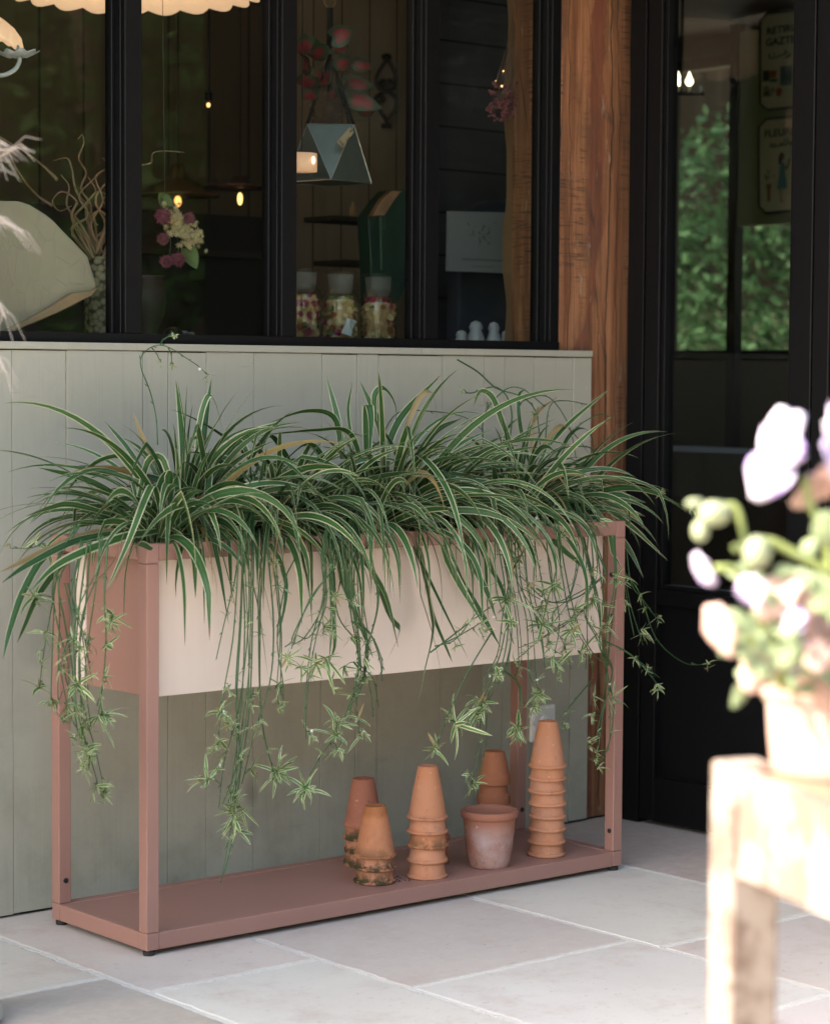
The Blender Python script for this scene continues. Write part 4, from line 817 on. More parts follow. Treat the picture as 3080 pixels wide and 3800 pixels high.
# local axes: -Y runs towards the camera along the apron, +X away from it
M_ = Matrix.Rotation(-TA, 4, 'Z'); tb.rotation_euler = (0, 0, -TA)
def tpart(a, b, name, mat, bev=.004): return MB().box(a, b).build(name, mat, tb, bevel=bev, world=False)
lw_ = .056
for x in (0, .50):
    for y in (-1.10, -lw_): tpart((x, y, 0), (x+lw_, y+lw_, TZ), 'leg', WORN, .006)
ap = MB()
def apron(x, y0, y1):
    n = 24; P = []
    for i in range(n+1):
        f = i/n; P.append(Vector((x, y0+(y1-y0)*f, TZ-.114+.010*math.sin(f*math.pi)+noise.noise(Vector((f*9, x, 2)))*.003)))
    P += [Vector((x, y1, TZ-.004)), Vector((x, y0, TZ-.004))]
    return MB().prism(P, (.02, 0, 0))
apron(.006, -1.048, -lw_-.001).build('apron', WORN, tb, bevel=.003, world=False)
apron(.526, -1.048, -lw_-.001).build('apron', WORN, tb, bevel=.003, world=False)
tpart((lw_+.001, -.03, TZ-.12), (.499, -.01, TZ-.004), 'apron', WORN); tpart((lw_+.001, -1.09, TZ-.12), (.499, -1.07, TZ-.004), 'apron', WORN)
m = MB()
for i in range(5): m.box((.028+i*.1, -1.045, TZ-.03), (.126+i*.1, -.055, TZ-.008))
m.build('top_boards', RAWW, tb, bevel=.002, world=False)
pb = atZ(3128, 2868, TZ-.008); ptR = .088
pot = MB().lathe([(.03, .0), (.070, 0), (.073, .003)]+[(.073+(.079-.073)*i/8, .003+.072*i/8) for i in range(1, 9)]+[(.083, .077), (.085, .081), (.085, .103), (.083, .106), (.078, .106), (.076, .100), (.070, .06), (.058, .012), (.001, .010)], n=56, wob=.008)
fp = empty('pansy_pot', pb, 'sunlit pale terracotta pot of pansies standing on the worn table', 'flower pot')
o = pot.build('pot', m_terra('terracotta_pale', (.34, .20, .165), (.42, .275, .23), .2, .7), fp, auto=.8, world=False)
MB().lathe([(.0001, .088), (.04, .092), (.074, .087)], n=30, wob=.06).build('soil', SOILM, fp, world=False)
pz = empty('pansy_plant', pb+Vector((0, 0, .1)), 'blurred lilac and white pansies with green buds growing in the pale pot', 'pansy')
LILAC = NT('lilac_petal', .6); uvn = LILAC.tc('Object'); dd = LILAC.noise(uvn, 30, 3)
LILAC.base(LILAC.mix((.36, .26, .56), (.60, .55, .66), LILAC.ramp(dd, [(.35, 0), (.6, 1)]))); LILAC = LILAC.m
PINKP = simple('pink_petal', (.50, .33, .30), .6, 0, .2, 40); BUDG = simple('bud_green', (.25, .29, .18), .5, 0, .25, 40); LEAFG = m_foliage('pansy_leaf', (.13, .18, .09), (.24, .29, .18)); STEMG = simple('pansy_stem', (.22, .27, .09), .5, 0, .2, 40)
def aD(x, y, Z): return CAM+ray(x, y)*Z
def petal(mb, c, d, nrm, r, wd):
    d = Vector(d).normalized(); nrm = Vector(nrm); s = d.cross(nrm).normalized(); nrm = s.cross(d).normalized(); c = Vector(c); b = len(mb.v); n = 7
    for i in range(n+1):
        f = i/n; w_ = wd*r*math.sin(math.pi*min(1, .12+.86*f**.75))**.7
        for k in range(-3, 4): q = k/3; mb.v.append(tuple(c+d*r*f+s*q*w_+nrm*(.18*r*math.sin(f*2.6)-.16*r*q*q*f+.03*r*math.sin(q*5+f*6))))
    for i in range(n):
        for k in range(6): a = b+i*7+k; mb.f.append((a, a+1, a+8, a+7))
def pansy(c, face, r, mat, roll=0):
    face = Vector(face).normalized(); up = Vector((0, 0, 1)); s = face.cross(up).normalized(); u = s.cross(face)
    mb = MB()
    for a, k, wd in ((95, 1.0, .55), (55, 1.05, .55), (160, .95, .5), (20, .9, .5), (-90, 1.1, .75)):
        q = math.radians(a+roll); petal(mb, Vector(c)+face*.002*(a/90), s*math.cos(q)+u*math.sin(q)+face*.15, face, r*k, wd)
    o = mb.build('flower', mat, pz, smooth=True); m = o.modifiers.new('thick', 'SOLIDIFY'); m.thickness = .0006
    return o
to_cam = -FW
pansy(aD(2905, 1690, 2.26), to_cam*.45+RT*-.75+UP*.3, .047, LILAC, 18); pansy(aD(3095, 1630, 2.25), to_cam*.5+RT*.7, .038, LILAC, 5)
pansy(aD(2620, 2110, 2.24), RT*-.8+to_cam*.4-UP*.5, .020, LILAC, 40); pansy(aD(2690, 2330, 2.22), to_cam*.35-RT*.8-UP*.3, .031, PINKP, 80)
pansy(aD(3060, 2300, 2.28), to_cam*.7+RT*.3+UP*.5, .035, PINKP, 80); pansy(aD(3040, 1780, 2.3), to_cam*.4-UP*.5+RT*.4, .035, PINKP, 30)
r6 = random.Random(4)
for i in range(9): pansy(aD(r6.uniform(2700, 3120), r6.uniform(2150, 2520), r6.uniform(2.2, 2.3)), to_cam*.6+RT*r6.uniform(-.6, .5)+UP*r6.uniform(-.2, .7), r6.uniform(.014, .026), PINKP if i % 3 else LILAC, r6.uniform(0, 90))
sm = MB()
for pts, r in (([(2985, 1770), (3010, 1880), (3060, 1990), (3110, 2300)], .0042), ([(2680, 1880), (2730, 1880), (2755, 1960), (2775, 2060), (2820, 2300), (2900, 2560)], .0034),
               ([(2810, 2020), (2860, 2010), (2960, 2060), (3090, 2130)], .0046), ([(2720, 2040), (2790, 2010)], .004), ([(2650, 2110), (2740, 2120), (2810, 2250), (2930, 2560)], .004), ([(2700, 2300), (2790, 2380), (2950, 2570)], .004)):
    sm.tube(spline([aD(x, y, 2.27) for x, y in pts], 14), r, 8)
sm.build('stems', STEMG, pz, smooth=True)
def bud(x, y, r, sc, Z=2.25, mat=None):
    mb = MB().ball(aD(x, y, Z), r, 16, 10, sc); mb.build('bud', mat or BUDG, pz, smooth=True)
bud(2650, 1905, .0155, (1.1, 1, .8)); bud(2600, 1970, .0085, (1, 1, 1.3)); bud(2810, 2050, .0145, (1, 1, 1.15)); bud(2580, 1868, .008, (1.4, 1, .6)); bud(2790, 2520, .012, (1, 1, 1.2), 2.24, PINKP)
lf = MB()
r5 = random.Random(11)
for i in range(120):
    x = r5.uniform(2740, 3180); y = r5.uniform(2120, 2560) if i > 7 else r5.uniform(1900, 2150); 
    if i <= 7: x = r5.uniform(2980, 3200)
    Z = r5.uniform(2.2, 2.42); q = r5.uniform(0, 6.28); d = RT*math.cos(q)+UP*math.sin(q)*.6+FW*r5.uniform(-.6, .6)
    petal(lf, aD(x, y, Z), d, to_cam+UP*.9+RT*r5.uniform(-.9, .9), r5.uniform(.014, .034), r5.uniform(.25, .45))
lf.build('leaves', LEAFG, pz, smooth=True, fix=False)
# dried plumes in a stone urn just left of the frame
ub = atZ(-150, 3796, 0)
ur = MB().lathe([(.05, 0), (.074, 0), (.082, .012), (.08, .03), (.066, .045), (.05, .06), (.052, .2), (.06, .4), (.064, .5), (.06, .51), (.05, .5), (.045, .3), (.001, .28)], (ub.x, ub.y, 0), n=40, wob=.03)
tag(ur.build('stone_urn', simple('weathered_stone', (.36, .33, .29), .85, 0, .35, 14, .6), None, auto=.6), 'weathered stone urn foot peeping in at the bottom left corner', 'urn')
pg = empty('plume_grass', (ub.x, ub.y, .3), 'pale blurred dried plume grass hanging in at the left edge', 'dried grass')
PLM = simple('plume_beige', (.36, .315, .28), .8, 0, .2, 30)
stems = MB(); Zc = (ub-CAM).dot(FW)
for (x0, y0, x1, y1), nn in (((-110, 640, 60, 545), 30), ((-150, 760, 62, 845), 40), ((-160, 480, 30, 540), 14), ((-120, 900, 22, 1180), 14), ((-70, 1180, 18, 1380), 12)):
    a = aD(x0, y0, Zc-.45); b = aD(x1, y1, Zc-.55); hub = Vector((ub.x, ub.y, .3))
    stems.tube(spline([hub, hub.lerp(a, .6)+Vector((0, 0, .2)), a, b], 16), .0018, 5)
    pl = MB(); d = (b-a)
    for i in range(nn):
        f = r5.uniform(0, .95); p = a+d*f; ln = r5.uniform(.03, .085); dr = (d.normalized()+Vector((r5.gauss(0, .28), r5.gauss(0, .28), r5.gauss(0, .2)))).normalized()
        pl.tube([p, p+dr*ln*.5, p+dr*ln+Vector((0, 0, -.35*ln))], [.0007, .0006, .0003], 4)
    pl.build('plume', PLM, pg, fix=False)
stems.build('stems', PLM, pg, smooth=True)

# ------------------------------------------------------------------ things behind the glass
def thing(mb, name, mat, label, cat, group=None, **k): return tag(mb.build(name, mat, None, **k), label, cat, group)
Z2 = lambda x, y: (1000+x*.6336, y*.6336)          # enlarged-view coordinates used while tracing
LGW = m_wood('post_pale_wood', (.20, .115, .06), (.30, .18, .10))
# inner post
ip = at(1940, 300, .24); ip2 = at(2030, 300, .24)
m = MB(); n = 40
for k in range(n+1):
    z = 1.262+(2.5-1.262)*k/n; e = .012*math.sin(k*.5)+.01*noise.noise(Vector((k*.35, 2, 0)))
    for x, y in ((ip.x+e*.6, .24), (ip2.x+.03, .24), (ip2.x+.03, .31), (ip.x+e*.6, .31)): m.v.append((x, y, z))
for k in range(n):
    for i in range(4): j = (i+1) % 4; m.f.append((k*4+i, k*4+j, k*4+4+j, k*4+4+i))
thing(m, 'inner_post', LGW, 'pale waney edged timber post inside the right hand window pane', 'post', bevel=.004)
# solid planks added behind the right pane, standing in for a reflection
a = at(1590, 700, .95); b = at(2010, 700, .95)
thing(MB().box((a.x, .95, 0), (b.x+.35, .99, 2.5)), 'reflection_planks', m_planks('blue_grey_planks', (.045, .045, .06), (.085, .08, .095), 2, .13), 'dark blue grey horizontal planks standing in for a reflection in the right pane', 'partition')
# pale notice board, leaning
nb = empty('notice_board', at(1795, 1014, .60), 'pale printed notice board with a leafy picture behind the right pane', 'notice board')
p = [at(1668, 782, .60), at(1922, 788, .60), at(1918, 1014, .60), at(1664, 1004, .60)]
MB().prism([p[3], p[2], p[1], p[0]], (0, .012, 0)).build('board', simple('board_pale', (.25, .26, .28), .6, 0, .1, 6), nb)
def inq(u, v, off=-.0015): q = p[0].lerp(p[1], u).lerp(p[3].lerp(p[2], u), v); return q+Vector((0, off, 0))
m = MB()
for i in range(26): u, v = .46+rnd.gauss(0, .10), .36+rnd.gauss(0, .10); q = rnd.uniform(0, 6.3); r = rnd.uniform(.03, .07); m.prism([inq(u, v), inq(u+r*math.cos(q), v+r*math.sin(q)), inq(u+r*.9*math.cos(q+.5), v+r*.9*math.sin(q+.5))], (0, .001, 0))
m.build('print', simple('print_green', (.10, .14, .10), .7, 0, .4, 40), nb)
m = MB()
for v, x0, x1 in ((.78, .18, .82), (.80, .2, .8), (.90, .34, .66)): m.prism([inq(x0, v), inq(x1, v), inq(x1, v+.014), inq(x0, v+.014)], (0, .001, 0))
m.build('print_lines', simple('print_grey', (.14, .14, .16), .7), nb)
# rounded chair back
cb = empty('chair', at(1870, 1200, .72), 'dark blue high backed chair with a rounded top behind the notice board', 'chair')
P = []; c = at(1900, 900, .72); hw = (at(1972, 900, .72)-c).x*2.0
for i in range(21): q = math.pi*i/20; P.append(Vector((c.x-.05+hw*math.cos(q), .72, c.z-.02+hw*.9*math.sin(q))))
P = [Vector((c.x-.05+hw, .72, .5))]+P+[Vector((c.x-.05-hw, .72, .5))]
CHB = simple('navy_cloth', (.03, .035, .06), .8); MB().prism(P, (0, .06, 0)).build('backrest', CHB, cb, bevel=.01)
MB().box((c.x-.05-hw, .30, .42), (c.x-.05+hw, .72, .5)).build('seat', CHB, cb, bevel=.01)
for x in (-hw+.02, hw-.05):
    for y in (.32, .68): MB().box((c.x-.05+x, y, 0), (c.x-.05+x+.03, y+.03, .42)).build('leg', BLACK, cb)
# small white ornaments on the ledge
for x, y, r, s in ((1712, 1240, .021, 1.1), (1765, 1238, .026, 1.3), (1832, 1238, .022, 1.5), (1876, 1250, .017, 1.4)):
    q = at(x, 1262, .33); zc = 1.262
    MBm = MB().lathe([(.7*r, 0), (r, r*.4), (r*.95, r*1.1*s), (r*.6, r*1.7*s), (r*.75, r*1.95*s), (r*.5, r*2.35*s), (.001, r*2.5*s)], (q.x, .33, zc), 20, wob=.08, seed=x)
    lab = {1712: 'leftmost small white lumpy ornament low behind the right pane', 1765: 'widest small white ornament low behind the right pane', 1832: 'tall rounded white ornament low behind the right pane', 1876: 'smallest dim white ornament beside the inner post'}[x]
    tag(MBm.build('ornament', simple('white_ceramic', (.42, .43, .46), .4), None, smooth=True), lab, 'ornament', 'white ornaments on the window ledge')
# hanging dried bunch with little lights
db = empty('dried_bunch', at(1880, 40, .22), 'bunch of dried purple flowers hanging head down by the inner post', 'dried flowers')
m = MB(); fl = MB()
for i in range(46):
    e = at(1880+rnd.gauss(0, 28), 385+rnd.gauss(0, 35), .22+rnd.gauss(0, .02)); s = at(1915+rnd.gauss(0, 5), 30, .22)
    m.tube(spline([s, s.lerp(e, .5)+Vector((rnd.gauss(0, .004)+.008, 0, 0)), e], 7), .0007, 4)
    for k in range(4): fl.ball(e+Vector((rnd.gauss(0, .006), rnd.gauss(0, .006), rnd.gauss(0, .007))), rnd.uniform(.003, .006), 6, 4)
m.build('stems', simple('dry_stem', (.16, .09, .06), .8), db, fix=False); fl.build('flower_heads', simple('dry_purple', (.20, .05, .07), .8, 0, .6, 60), db, fix=False)
WARM = emit('warm_bulb', (1, .55, .22), 1.2)
for x, y in ((1862, 318), (1838, 300), (1880, 322), (1868, 262)): MB().ball(at(x, y, .24), .0022, 6, 4).build('fairy_light', WARM, db)
# hanging zinc planter with caladium
hp = empty('hanging_planter', at(1245, 690, .36), 'faceted zinc hanging planter with a paper tag and dark rope behind the third pane', 'hanging planter')
ZINC = NT('zinc', .38, .75); ZINC.base(ZINC.mix((.16, .20, .20), (.28, .33, .32), ZINC.noise(ZINC.tc(), 25, 5))); ZINC = ZINC.m
tz = at(1250, 455, .36).z; bz = at(1255, 668, .36).z; ctr = at(1222, 560, .44); rt, rb = .086, .112; A0 = -math.pi/2-.62
tp = [Vector((ctr.x+rt*math.cos(A0+math.pi/4+i*math.pi/2), ctr.y+rt*math.sin(A0+math.pi/4+i*math.pi/2), tz)) for i in range(4)]
bt = [Vector((ctr.x+rb*math.cos(A0+i*math.pi/2), ctr.y+rb*math.sin(A0+i*math.pi/2), bz)) for i in range(4)]
m = MB(); m.v = [tuple(q) for q in tp+bt]
for i in range(4): j = (i+1) % 4; m.f += [(i, 4+i, 4+j), (i, 4+j, j)]
m.f = []
for i in range(4): j = (i+1) % 4; m.f += [(i, j, 4+j), (4+i, i, 4+j)]
m.f.append((7, 6, 5, 4)); o = m.build('bowl', ZINC, hp)
md = o.modifiers.new('thick', 'SOLIDIFY'); md.thickness = .002
se = MB()
for i in range(4): se.tube([tp[i], bt[i]], .0013, 5); se.tube([tp[i], bt[(i+1) % 4]], .0013, 5); se.tube([bt[i], bt[(i+1) % 4]], .0014, 5); se.tube([tp[i], tp[(i+1) % 4]], .0012, 5)
se.build('seams', simple('solder', (.45, .48, .46), .3, .8), hp)
apx = at(1212, 25, .44); ROPE = simple('black_rope', (.012, .012, .014), .9, 0, .4, 80, .8)
m = MB(); knot = Vector((ctr.x, ctr.y, at(1215, 200, .44).z))
for q in tp: m.tube([q, knot], .0042, 6)
m.tube([knot+Vector((0, 0, .02)), Vector((ctr.x, ctr.y, apx.z))], .0085, 8); m.tube([knot-Vector((0, 0, .10)), knot], .007, 8); m.build('rope', ROPE, hp)
m = MB(); m.tube([(ctr.x+.018*math.sin(t), ctr.y, apx.z+.016-.016*math.cos(t)) for t in [i*.35 for i in range(19)]], .0018, 6); m.tube([(ctr.x, ctr.y, apx.z+.03), (ctr.x, ctr.y, 2.5)], .002, 6); m.build('hook', simple('brass', (.35, .22, .1), .4, .8), hp)
tg = [at(*Z2(470, 742), .335), at(*Z2(495, 770), .335), at(*Z2(428, 865), .33), at(*Z2(394, 828), .33)]
t_ = MB().prism(tg, (0, .001, 0)).build('tag', simple('buff_card', (.50, .40, .25), .8, 0, .06), hp)
ink = MB()
def tgp(u, v): return tg[0].lerp(tg[3], u).lerp(tg[1].lerp(tg[2], u), v)+Vector((0, -.0012, 0))
for st in ([(.82, .15), (.88, .12), (.9, .22), (.83, .3), (.92, .32)], [(.82, .4), (.92, .42), (.92, .52), (.83, .5), (.82, .4)], [(.94, .62), (.84, .66), (.84, .78), (.95, .8)], [(.82, .72), (.96, .7)], [(.55, .72), (.6, .82), (.5, .84), (.58, .92)], [(.35, .75), (.45, .8), (.38, .88), (.45, .93)]): ink.tube([tgp(*q) for q in st], .0006, 4)
ink.build('handwriting', simple('ink', (.02, .02, .03), .8), hp); ink2 = MB(); ink2.ball(tgp(.12, .5), .003, 8, 5); ink2.tube([tgp(.12, .5), at(*Z2(520, 708), .35)], .0009, 4); ink2.build('string', simple('twine', (.25, .17, .1), .9), hp)
cal = empty('caladium', (ctr.x, ctr.y, tz), 'red and green caladium leaves growing in the zinc hanging planter', 'caladium')
CALM = NT('caladium_leaf', .5); uv = CALM.n.new('ShaderNodeUVMap'); uv.uv_map = 'leaf'; uu, vv = CALM.sep(uv.outputs[0])[0:2]
au = CALM.math('ABSOLUTE', CALM.math('MULTIPLY_ADD', uu, 2, -1)); nn_ = CALM.noise(CALM.tc(), 60, 3)
edge = CALM.math('ADD', CALM.math('MAXIMUM', au, CALM.math('ABSOLUTE', CALM.math('MULTIPLY_ADD', vv, 2, -.9))), CALM.math('MULTIPLY_ADD', nn_, .5, -.25))
CALM.base(CALM.mix(CALM.mix((.26, .03, .035), (.15, .025, .03), nn_), (.028, .06, .035), CALM.ramp(edge, [(.5, 0), (.72, 1)]))); CALM = CALM.m
m = MB(); stm = MB()
def bleaf(mb, tip, base, w_):
    d = tip-base; s = d.cross(FW).normalized(); b = len(mb.v); n = 8; nr = s.cross(d).normalized()
    for i in range(n+1):
        f = i/n; ww = w_*math.sin(math.pi*(.10+.90*f)**.8)**.8 if f < 1 else 0
        for k in range(5): q = k/2-1; mb.v.append(tuple(base+d*f+s*q*ww+nr*(.25*ww*abs(q)+.12*d.length*math.sin(f*3)-.15*d.length*f*f)+d*(-.18*abs(q)*(1-f)))); mb.uv.append((k/4, f)); mb.uv2.append((.5, .5))
    for i in range(n):
        for k in range(4): a = b+i*5+k; mb.f.append((a, a+1, a+6, a+5))
for bx, by, tx, ty, wd in ((370, 215, 500, 170, .030), (370, 225, 470, 320, .026), (300, 250, 215, 345, .034), (230, 215, 170, 335, .026), (240, 370, 180, 350, .03), (300, 400, 315, 525, .03), (240, 520, 235, 600, .024), (400, 340, 470, 400, .024), (500, 360, 610, 400, .020), (450, 480, 610, 505, .026), (470, 560, 655, 635, .026), (540, 590, 600, 690, .026), (350, 520, 370, 590, .022), (250, 440, 170, 520, .03), (430, 400, 400, 330, .02)):
    q = rnd.uniform(-.06, .06); b0 = at(*Z2(bx, by), .42+q); t0 = at(*Z2(tx, ty), .40+q-.02); bleaf(m, t0, b0, wd)
    stm.tube(spline([Vector((ctr.x, ctr.y, tz-.01)), (Vector((ctr.x, ctr.y, tz))+b0)/2+Vector((0, 0, .01)), b0], 8), .0012, 4)
m.build('leaves', CALM, cal, smooth=True, fix=False)
for i in range(40): e = Vector((ctr.x+rnd.gauss(0, .05), ctr.y+rnd.gauss(0, .05), tz+rnd.uniform(.02, .08))); stm.tube(spline([Vector((ctr.x+rnd.gauss(0, .03), ctr.y+rnd.gauss(0, .03), tz-.01)), e, e+Vector((rnd.gauss(0, .03), 0, rnd.uniform(-.02, .02)))], 6), .0008, 3)
stm.build('stalks', simple('caladium_stalk', (.10, .07, .06), .7), cal, fix=False)
# wrought iron scroll bracket on the boarded wall
bk = MB(); Yb = 1.2
def zp(l): return spline([at(*Z2(x, y), Yb) for x, y in l], len(l)*5)
for l in ([(685, 345), (650, 400), (622, 460), (640, 515), (690, 530)], [(690, 345), (725, 400), (742, 460), (730, 515), (690, 530)], [(690, 530), (660, 525), (645, 495), (665, 470), (680, 490), (668, 505)], [(690, 530), (715, 520), (725, 490), (705, 470), (690, 490), (700, 505)],
          [(690, 530), (650, 550), (618, 575), (645, 600), (672, 580), (655, 565)], [(690, 530), (720, 550), (742, 585), (735, 640), (700, 690), (685, 730)], [(620, 590), (650, 650), (685, 700), (688, 735)], [(688, 735), (665, 740), (670, 725)], [(688, 735), (708, 738), (704, 722)], [(686, 350), (665, 330), (685, 320), (705, 332), (690, 350)]): bk.tube(zp(l), .0062, 6)
thing(bk, 'scroll_bracket', simple('wrought_iron', (.03, .02, .017), .6, .3), 'wrought iron scroll bracket on the beige boards behind the third pane', 'bracket', smooth=True)
q0 = at(*Z2(140, 300), Yb+.02); q1 = at(*Z2(850, 300), Yb+.02)
thing(MB().box((q0.x-.02, Yb+.02, 0), (q1.x+.3, Yb+.06, 2.5)), 'boarded_partition', m_planks('beige_partition', (.20, .14, .10), (.28, .21, .155), 0, .11), 'beige boarded partition behind the iron scroll bracket', 'partition')
# green cabinet with sloping brown top
gc = empty('green_cabinet', at(1460, 1000, .62), 'dark green cabinet with a sloping brown wooden top edge behind the jars', 'cabinet')
GRN = simple('bottle_green', (.008, .035, .026), .45, 0, .3, 10)
P = [at(*Z2(x, y), .62) for x, y in ((575, 1265), (655, 1160), (700, 1115), (760, 1108), (840, 1110), (840, 1500), (790, 1700), (740, 1800), (600, 2000), (590, 1500))]
MB().prism(P[::-1], (0, .05, 0)).build('body', GRN, gc, bevel=.004)
P = [at(*Z2(x, y), .615) for x, y in ((575, 1265), (648, 1262), (700, 1180), (748, 1118), (690, 1115), (640, 1160))]
MB().prism(P[::-1], (0, -.02, 0)).build('top_edge', m_wood('brown_lid', (.20, .11, .065), (.30, .17, .10)), gc, bevel=.002)
MB().tube([at(*Z2(650, 1265), .6), at(*Z2(655, 1580), .6)], .003, 6).build('corner_bead', simple('green_bead', (.02, .09, .06), .4), gc)
# amber bottles
for x0, x1, y0, y1, lab in ((472, 508, 1180, 1275, 'upper slim amber bottle on the dark shelf behind the third pane'), (528, 565, 1410, 1530, 'lower slim amber bottle on the dark shelf behind the third pane')):
    p0 = at(*Z2((x0+x1)/2, y1), .9); h = at(*Z2((x0+x1)/2, y0), .9).z-p0.z; r = (at(*Z2(x1, y1), .9).x-at(*Z2(x0, y1), .9).x)*.42
    thing(MB().lathe([(r*.9, 0), (r, .004), (r, h*.6), (r*.45, h*.75), (r*.4, h*.95), (r*.5, h)], (p0.x, .9, p0.z), 16), 'bottle', simple('amber', (.30, .17, .06), .3), lab, 'bottle', smooth=True)
    thing(MB().box((p0.x-.12, .84, p0.z-.015), (p0.x+.08, .98, p0.z-.0005)), 'bracket_shelf', simple('dark_ledge', (.02, .015, .012), .7), 'dark little shelf under the %s amber bottle' % lab.split()[0], 'shelf')
# glass jars with dried flowers
GROUND = NT('ground_glass', .5); GROUND.base((.20, .195, .18)); GROUND.b.inputs['Alpha'].default_value = .42; GROUND = GROUND.m
STRAW = [simple('straw_cream', (.66, .53, .31), .8, 0, .3, 80), simple('straw_tan', (.46, .30, .15), .8, 0, .4, 80), simple('straw_magenta', (.34, .05, .11), .8, 0, .4, 80), simple('straw_rust', (.30, .12, .05), .8, 0, .4, 80), simple('straw_yellow', (.44, .36, .07), .8, 0, .3, 80), simple('dry_green', (.14, .19, .07), .8, 0, .4, 80)]
def strawflower(mb, c, ax, r, n=22):
    ax = Vector(ax).normalized(); a = ax.orthogonal().normalized(); b = ax.cross(a); c = Vector(c)
    for ring, (k, e, l) in enumerate(((n, .15, 1), (n-4, .55, .85), (n//2, 1.0, .6))):
        for i in range(k):
            q = 2*math.pi*(i+.5*ring)/k+rnd.uniform(-.08, .08); d = (a*math.cos(q)+b*math.sin(q))*math.cos(e)+ax*math.sin(e); s = ax.cross(d).normalized(); L_ = r*l*rnd.uniform(.85, 1.1)
            mb.quad(c, c+d*L_*.6+s*r*.11, c+d*L_+ax*r*.12, c+d*L_*.6-s*r*.11)
    mb.ball(c+ax*r*.2, r*.3, 7, 5)
Yj = .255
for i, (cx, topy, lab) in enumerate(((200, 1572, 'stoppered glass jar of dried flowers partly hidden by the second mullion'), (416, 1585, 'middle glass jar of dried flowers with a white paper sachet inside'), (638, 1603, 'right glass jar of dried flowers, mostly tan heads'))):
    c = at(*Z2(cx, topy), Yj); sc = .6336*(c-CAM).dot(FW)/FPX; top = c.z; H_ = top-1.262; rb_ = 116*sc; rn = 78*sc; rl = 95*sc
    e = empty('flower_jar', (c.x, Yj, 1.262), lab, 'jar', 'glass jars on the window ledge')
    zs = H_-105*sc                                     # shoulder start below the neck
    body = [(rb_*.9, 0), (rb_, .006), (rb_, zs-75*sc), (rb_*.93, zs-45*sc), (rn*1.05, zs-8*sc), (rn*.95, zs), (rn*1.0, zs+15*sc)]
    MB().lathe(body, (0, 0, 0), 40).build('body', JARG, e, smooth=True, world=False)
    MB().lathe([(rn*.78, zs-30*sc), (rn*.93, zs+6*sc), (rn*1.0, zs+70*sc), (rn*1.02, zs+84*sc)], (0, 0, 0), 36).build('neck', GROUND, e, smooth=True, world=False)
    MB().lathe([(.001, H_-16*sc), (rl*.9, H_-16*sc), (rl, H_-10*sc), (rl, H_-4*sc), (rl*.93, H_), (.001, H_-2*sc)], (0, 0, 0), 36).build('stopper', JARG, e, smooth=True, world=False)
    mbs = [MB() for _ in STRAW]
    for lay in range(9):
        for k in range(11):
            q = 2*math.pi*(k+.5*(lay % 2))/11+rnd.uniform(-.2, .2); z = .010+(zs-60*sc)*lay/8.6+rnd.uniform(-.004, .004); R_ = (rb_-.008)*(1 if z < zs-75*sc else .75)
            up = z > zs-100*sc
            w_ = ((1, 1, 2.5, 1.5, .7, 1) if i == 0 else (3, 1.5, .3, 1.2, .3, .2) if i == 1 else (1.2, 3.4, .3, .5, .3, .2)) if not up else ((.3, .3, 3, .6, 1, .6) if i == 0 else (.6, .3, .4, .2, 3, 1) if i == 1 else (.3, .4, 3, .6, .1, .8))
            ci = rnd.choices(range(6), w_)[0]; p = Vector((R_*math.cos(q), R_*math.sin(q), z)); ax = Vector((math.cos(q)+rnd.gauss(0, .4), math.sin(q)+rnd.gauss(0, .4), rnd.gauss(.15, .5)))
            r = rnd.uniform(.009, .0155) if ci != 4 else .007; strawflower(mbs[ci], p-Vector((math.cos(q), math.sin(q), 0))*r*.5, ax, r, 14 if r < .01 else 20)
    core = MB().lathe([(.001, .004), (rb_*.72, .004), (rb_*.72, zs-70*sc), (.001, zs-40*sc)], (0, 0, 0), 16); core.build('inner_flowers', STRAW[1], e, smooth=True, world=False)
    for k, mb in enumerate(mbs):
        if mb.v: mb.build(('cream_flowers', 'tan_flowers', 'magenta_flowers', 'rust_flowers', 'yellow_flowers', 'green_bits')[k], STRAW[k], e, fix=False, world=False)
    if i == 1:
        yq = Yj-rb_+.001; pq = [at(*Z2(x, y), yq) for x, y in ((455, 1860), (512, 1880), (490, 1915), (480, 1970), (425, 1950), (445, 1905))]
        sa = MB().prism(pq[::-1], (0, .004, 0)).build('sachet', simple('sachet_paper', (.62, .64, .63), .6, 0, .08), e)
        m = MB()
        for f in (.2, .32, .44, .72, .8): m.tube([pq[0].lerp(pq[5], f*.9).lerp(pq[1], .3)+Vector((0, -.001, 0)), pq[1].lerp(pq[3], f*.9).lerp(pq[0], .15)+Vector((0, -.001, 0))], .0004, 4)
        m.build('print_lines', simple('sachet_ink', (.2, .2, .22), .8), sa)
# warm shaded lamp left of the zinc planter
lp = empty('shaded_lamp', at(*Z2(205, 1000), .8), 'small warm lit lamp with a straight shade behind the zinc planter', 'lamp')
c = at(*Z2(190, 950), .22); sc = .6336*(c-CAM).dot(FW)/FPX
SHADE = NT('lit_shade', .7); SHADE.base((.8, .55, .4)); SHADE.b.inputs['Emission Color'].default_value = (1, .52, .33, 1); SHADE.b.inputs['Emission Strength'].default_value = .06; SHADE = SHADE.m
MB().lathe([(88*sc, -53*sc), (90*sc, 0), (88*sc, 53*sc)], tuple(c), 30).build('shade', SHADE, lp, smooth=True)
FLM = emit('bulb_glow', (1, .75, .5), .5)
MB().ball(c+Vector((.006, -90*sc-.001, .004)), .0065, 12, 8, (.75, .75, 1.5)).build('bulb', FLM, lp, smooth=True); MB().tube([c+Vector((0, 0, .03)), Vector((c.x, c.y, 2.5))], .0015, 5).build('cord', ROPE, lp)
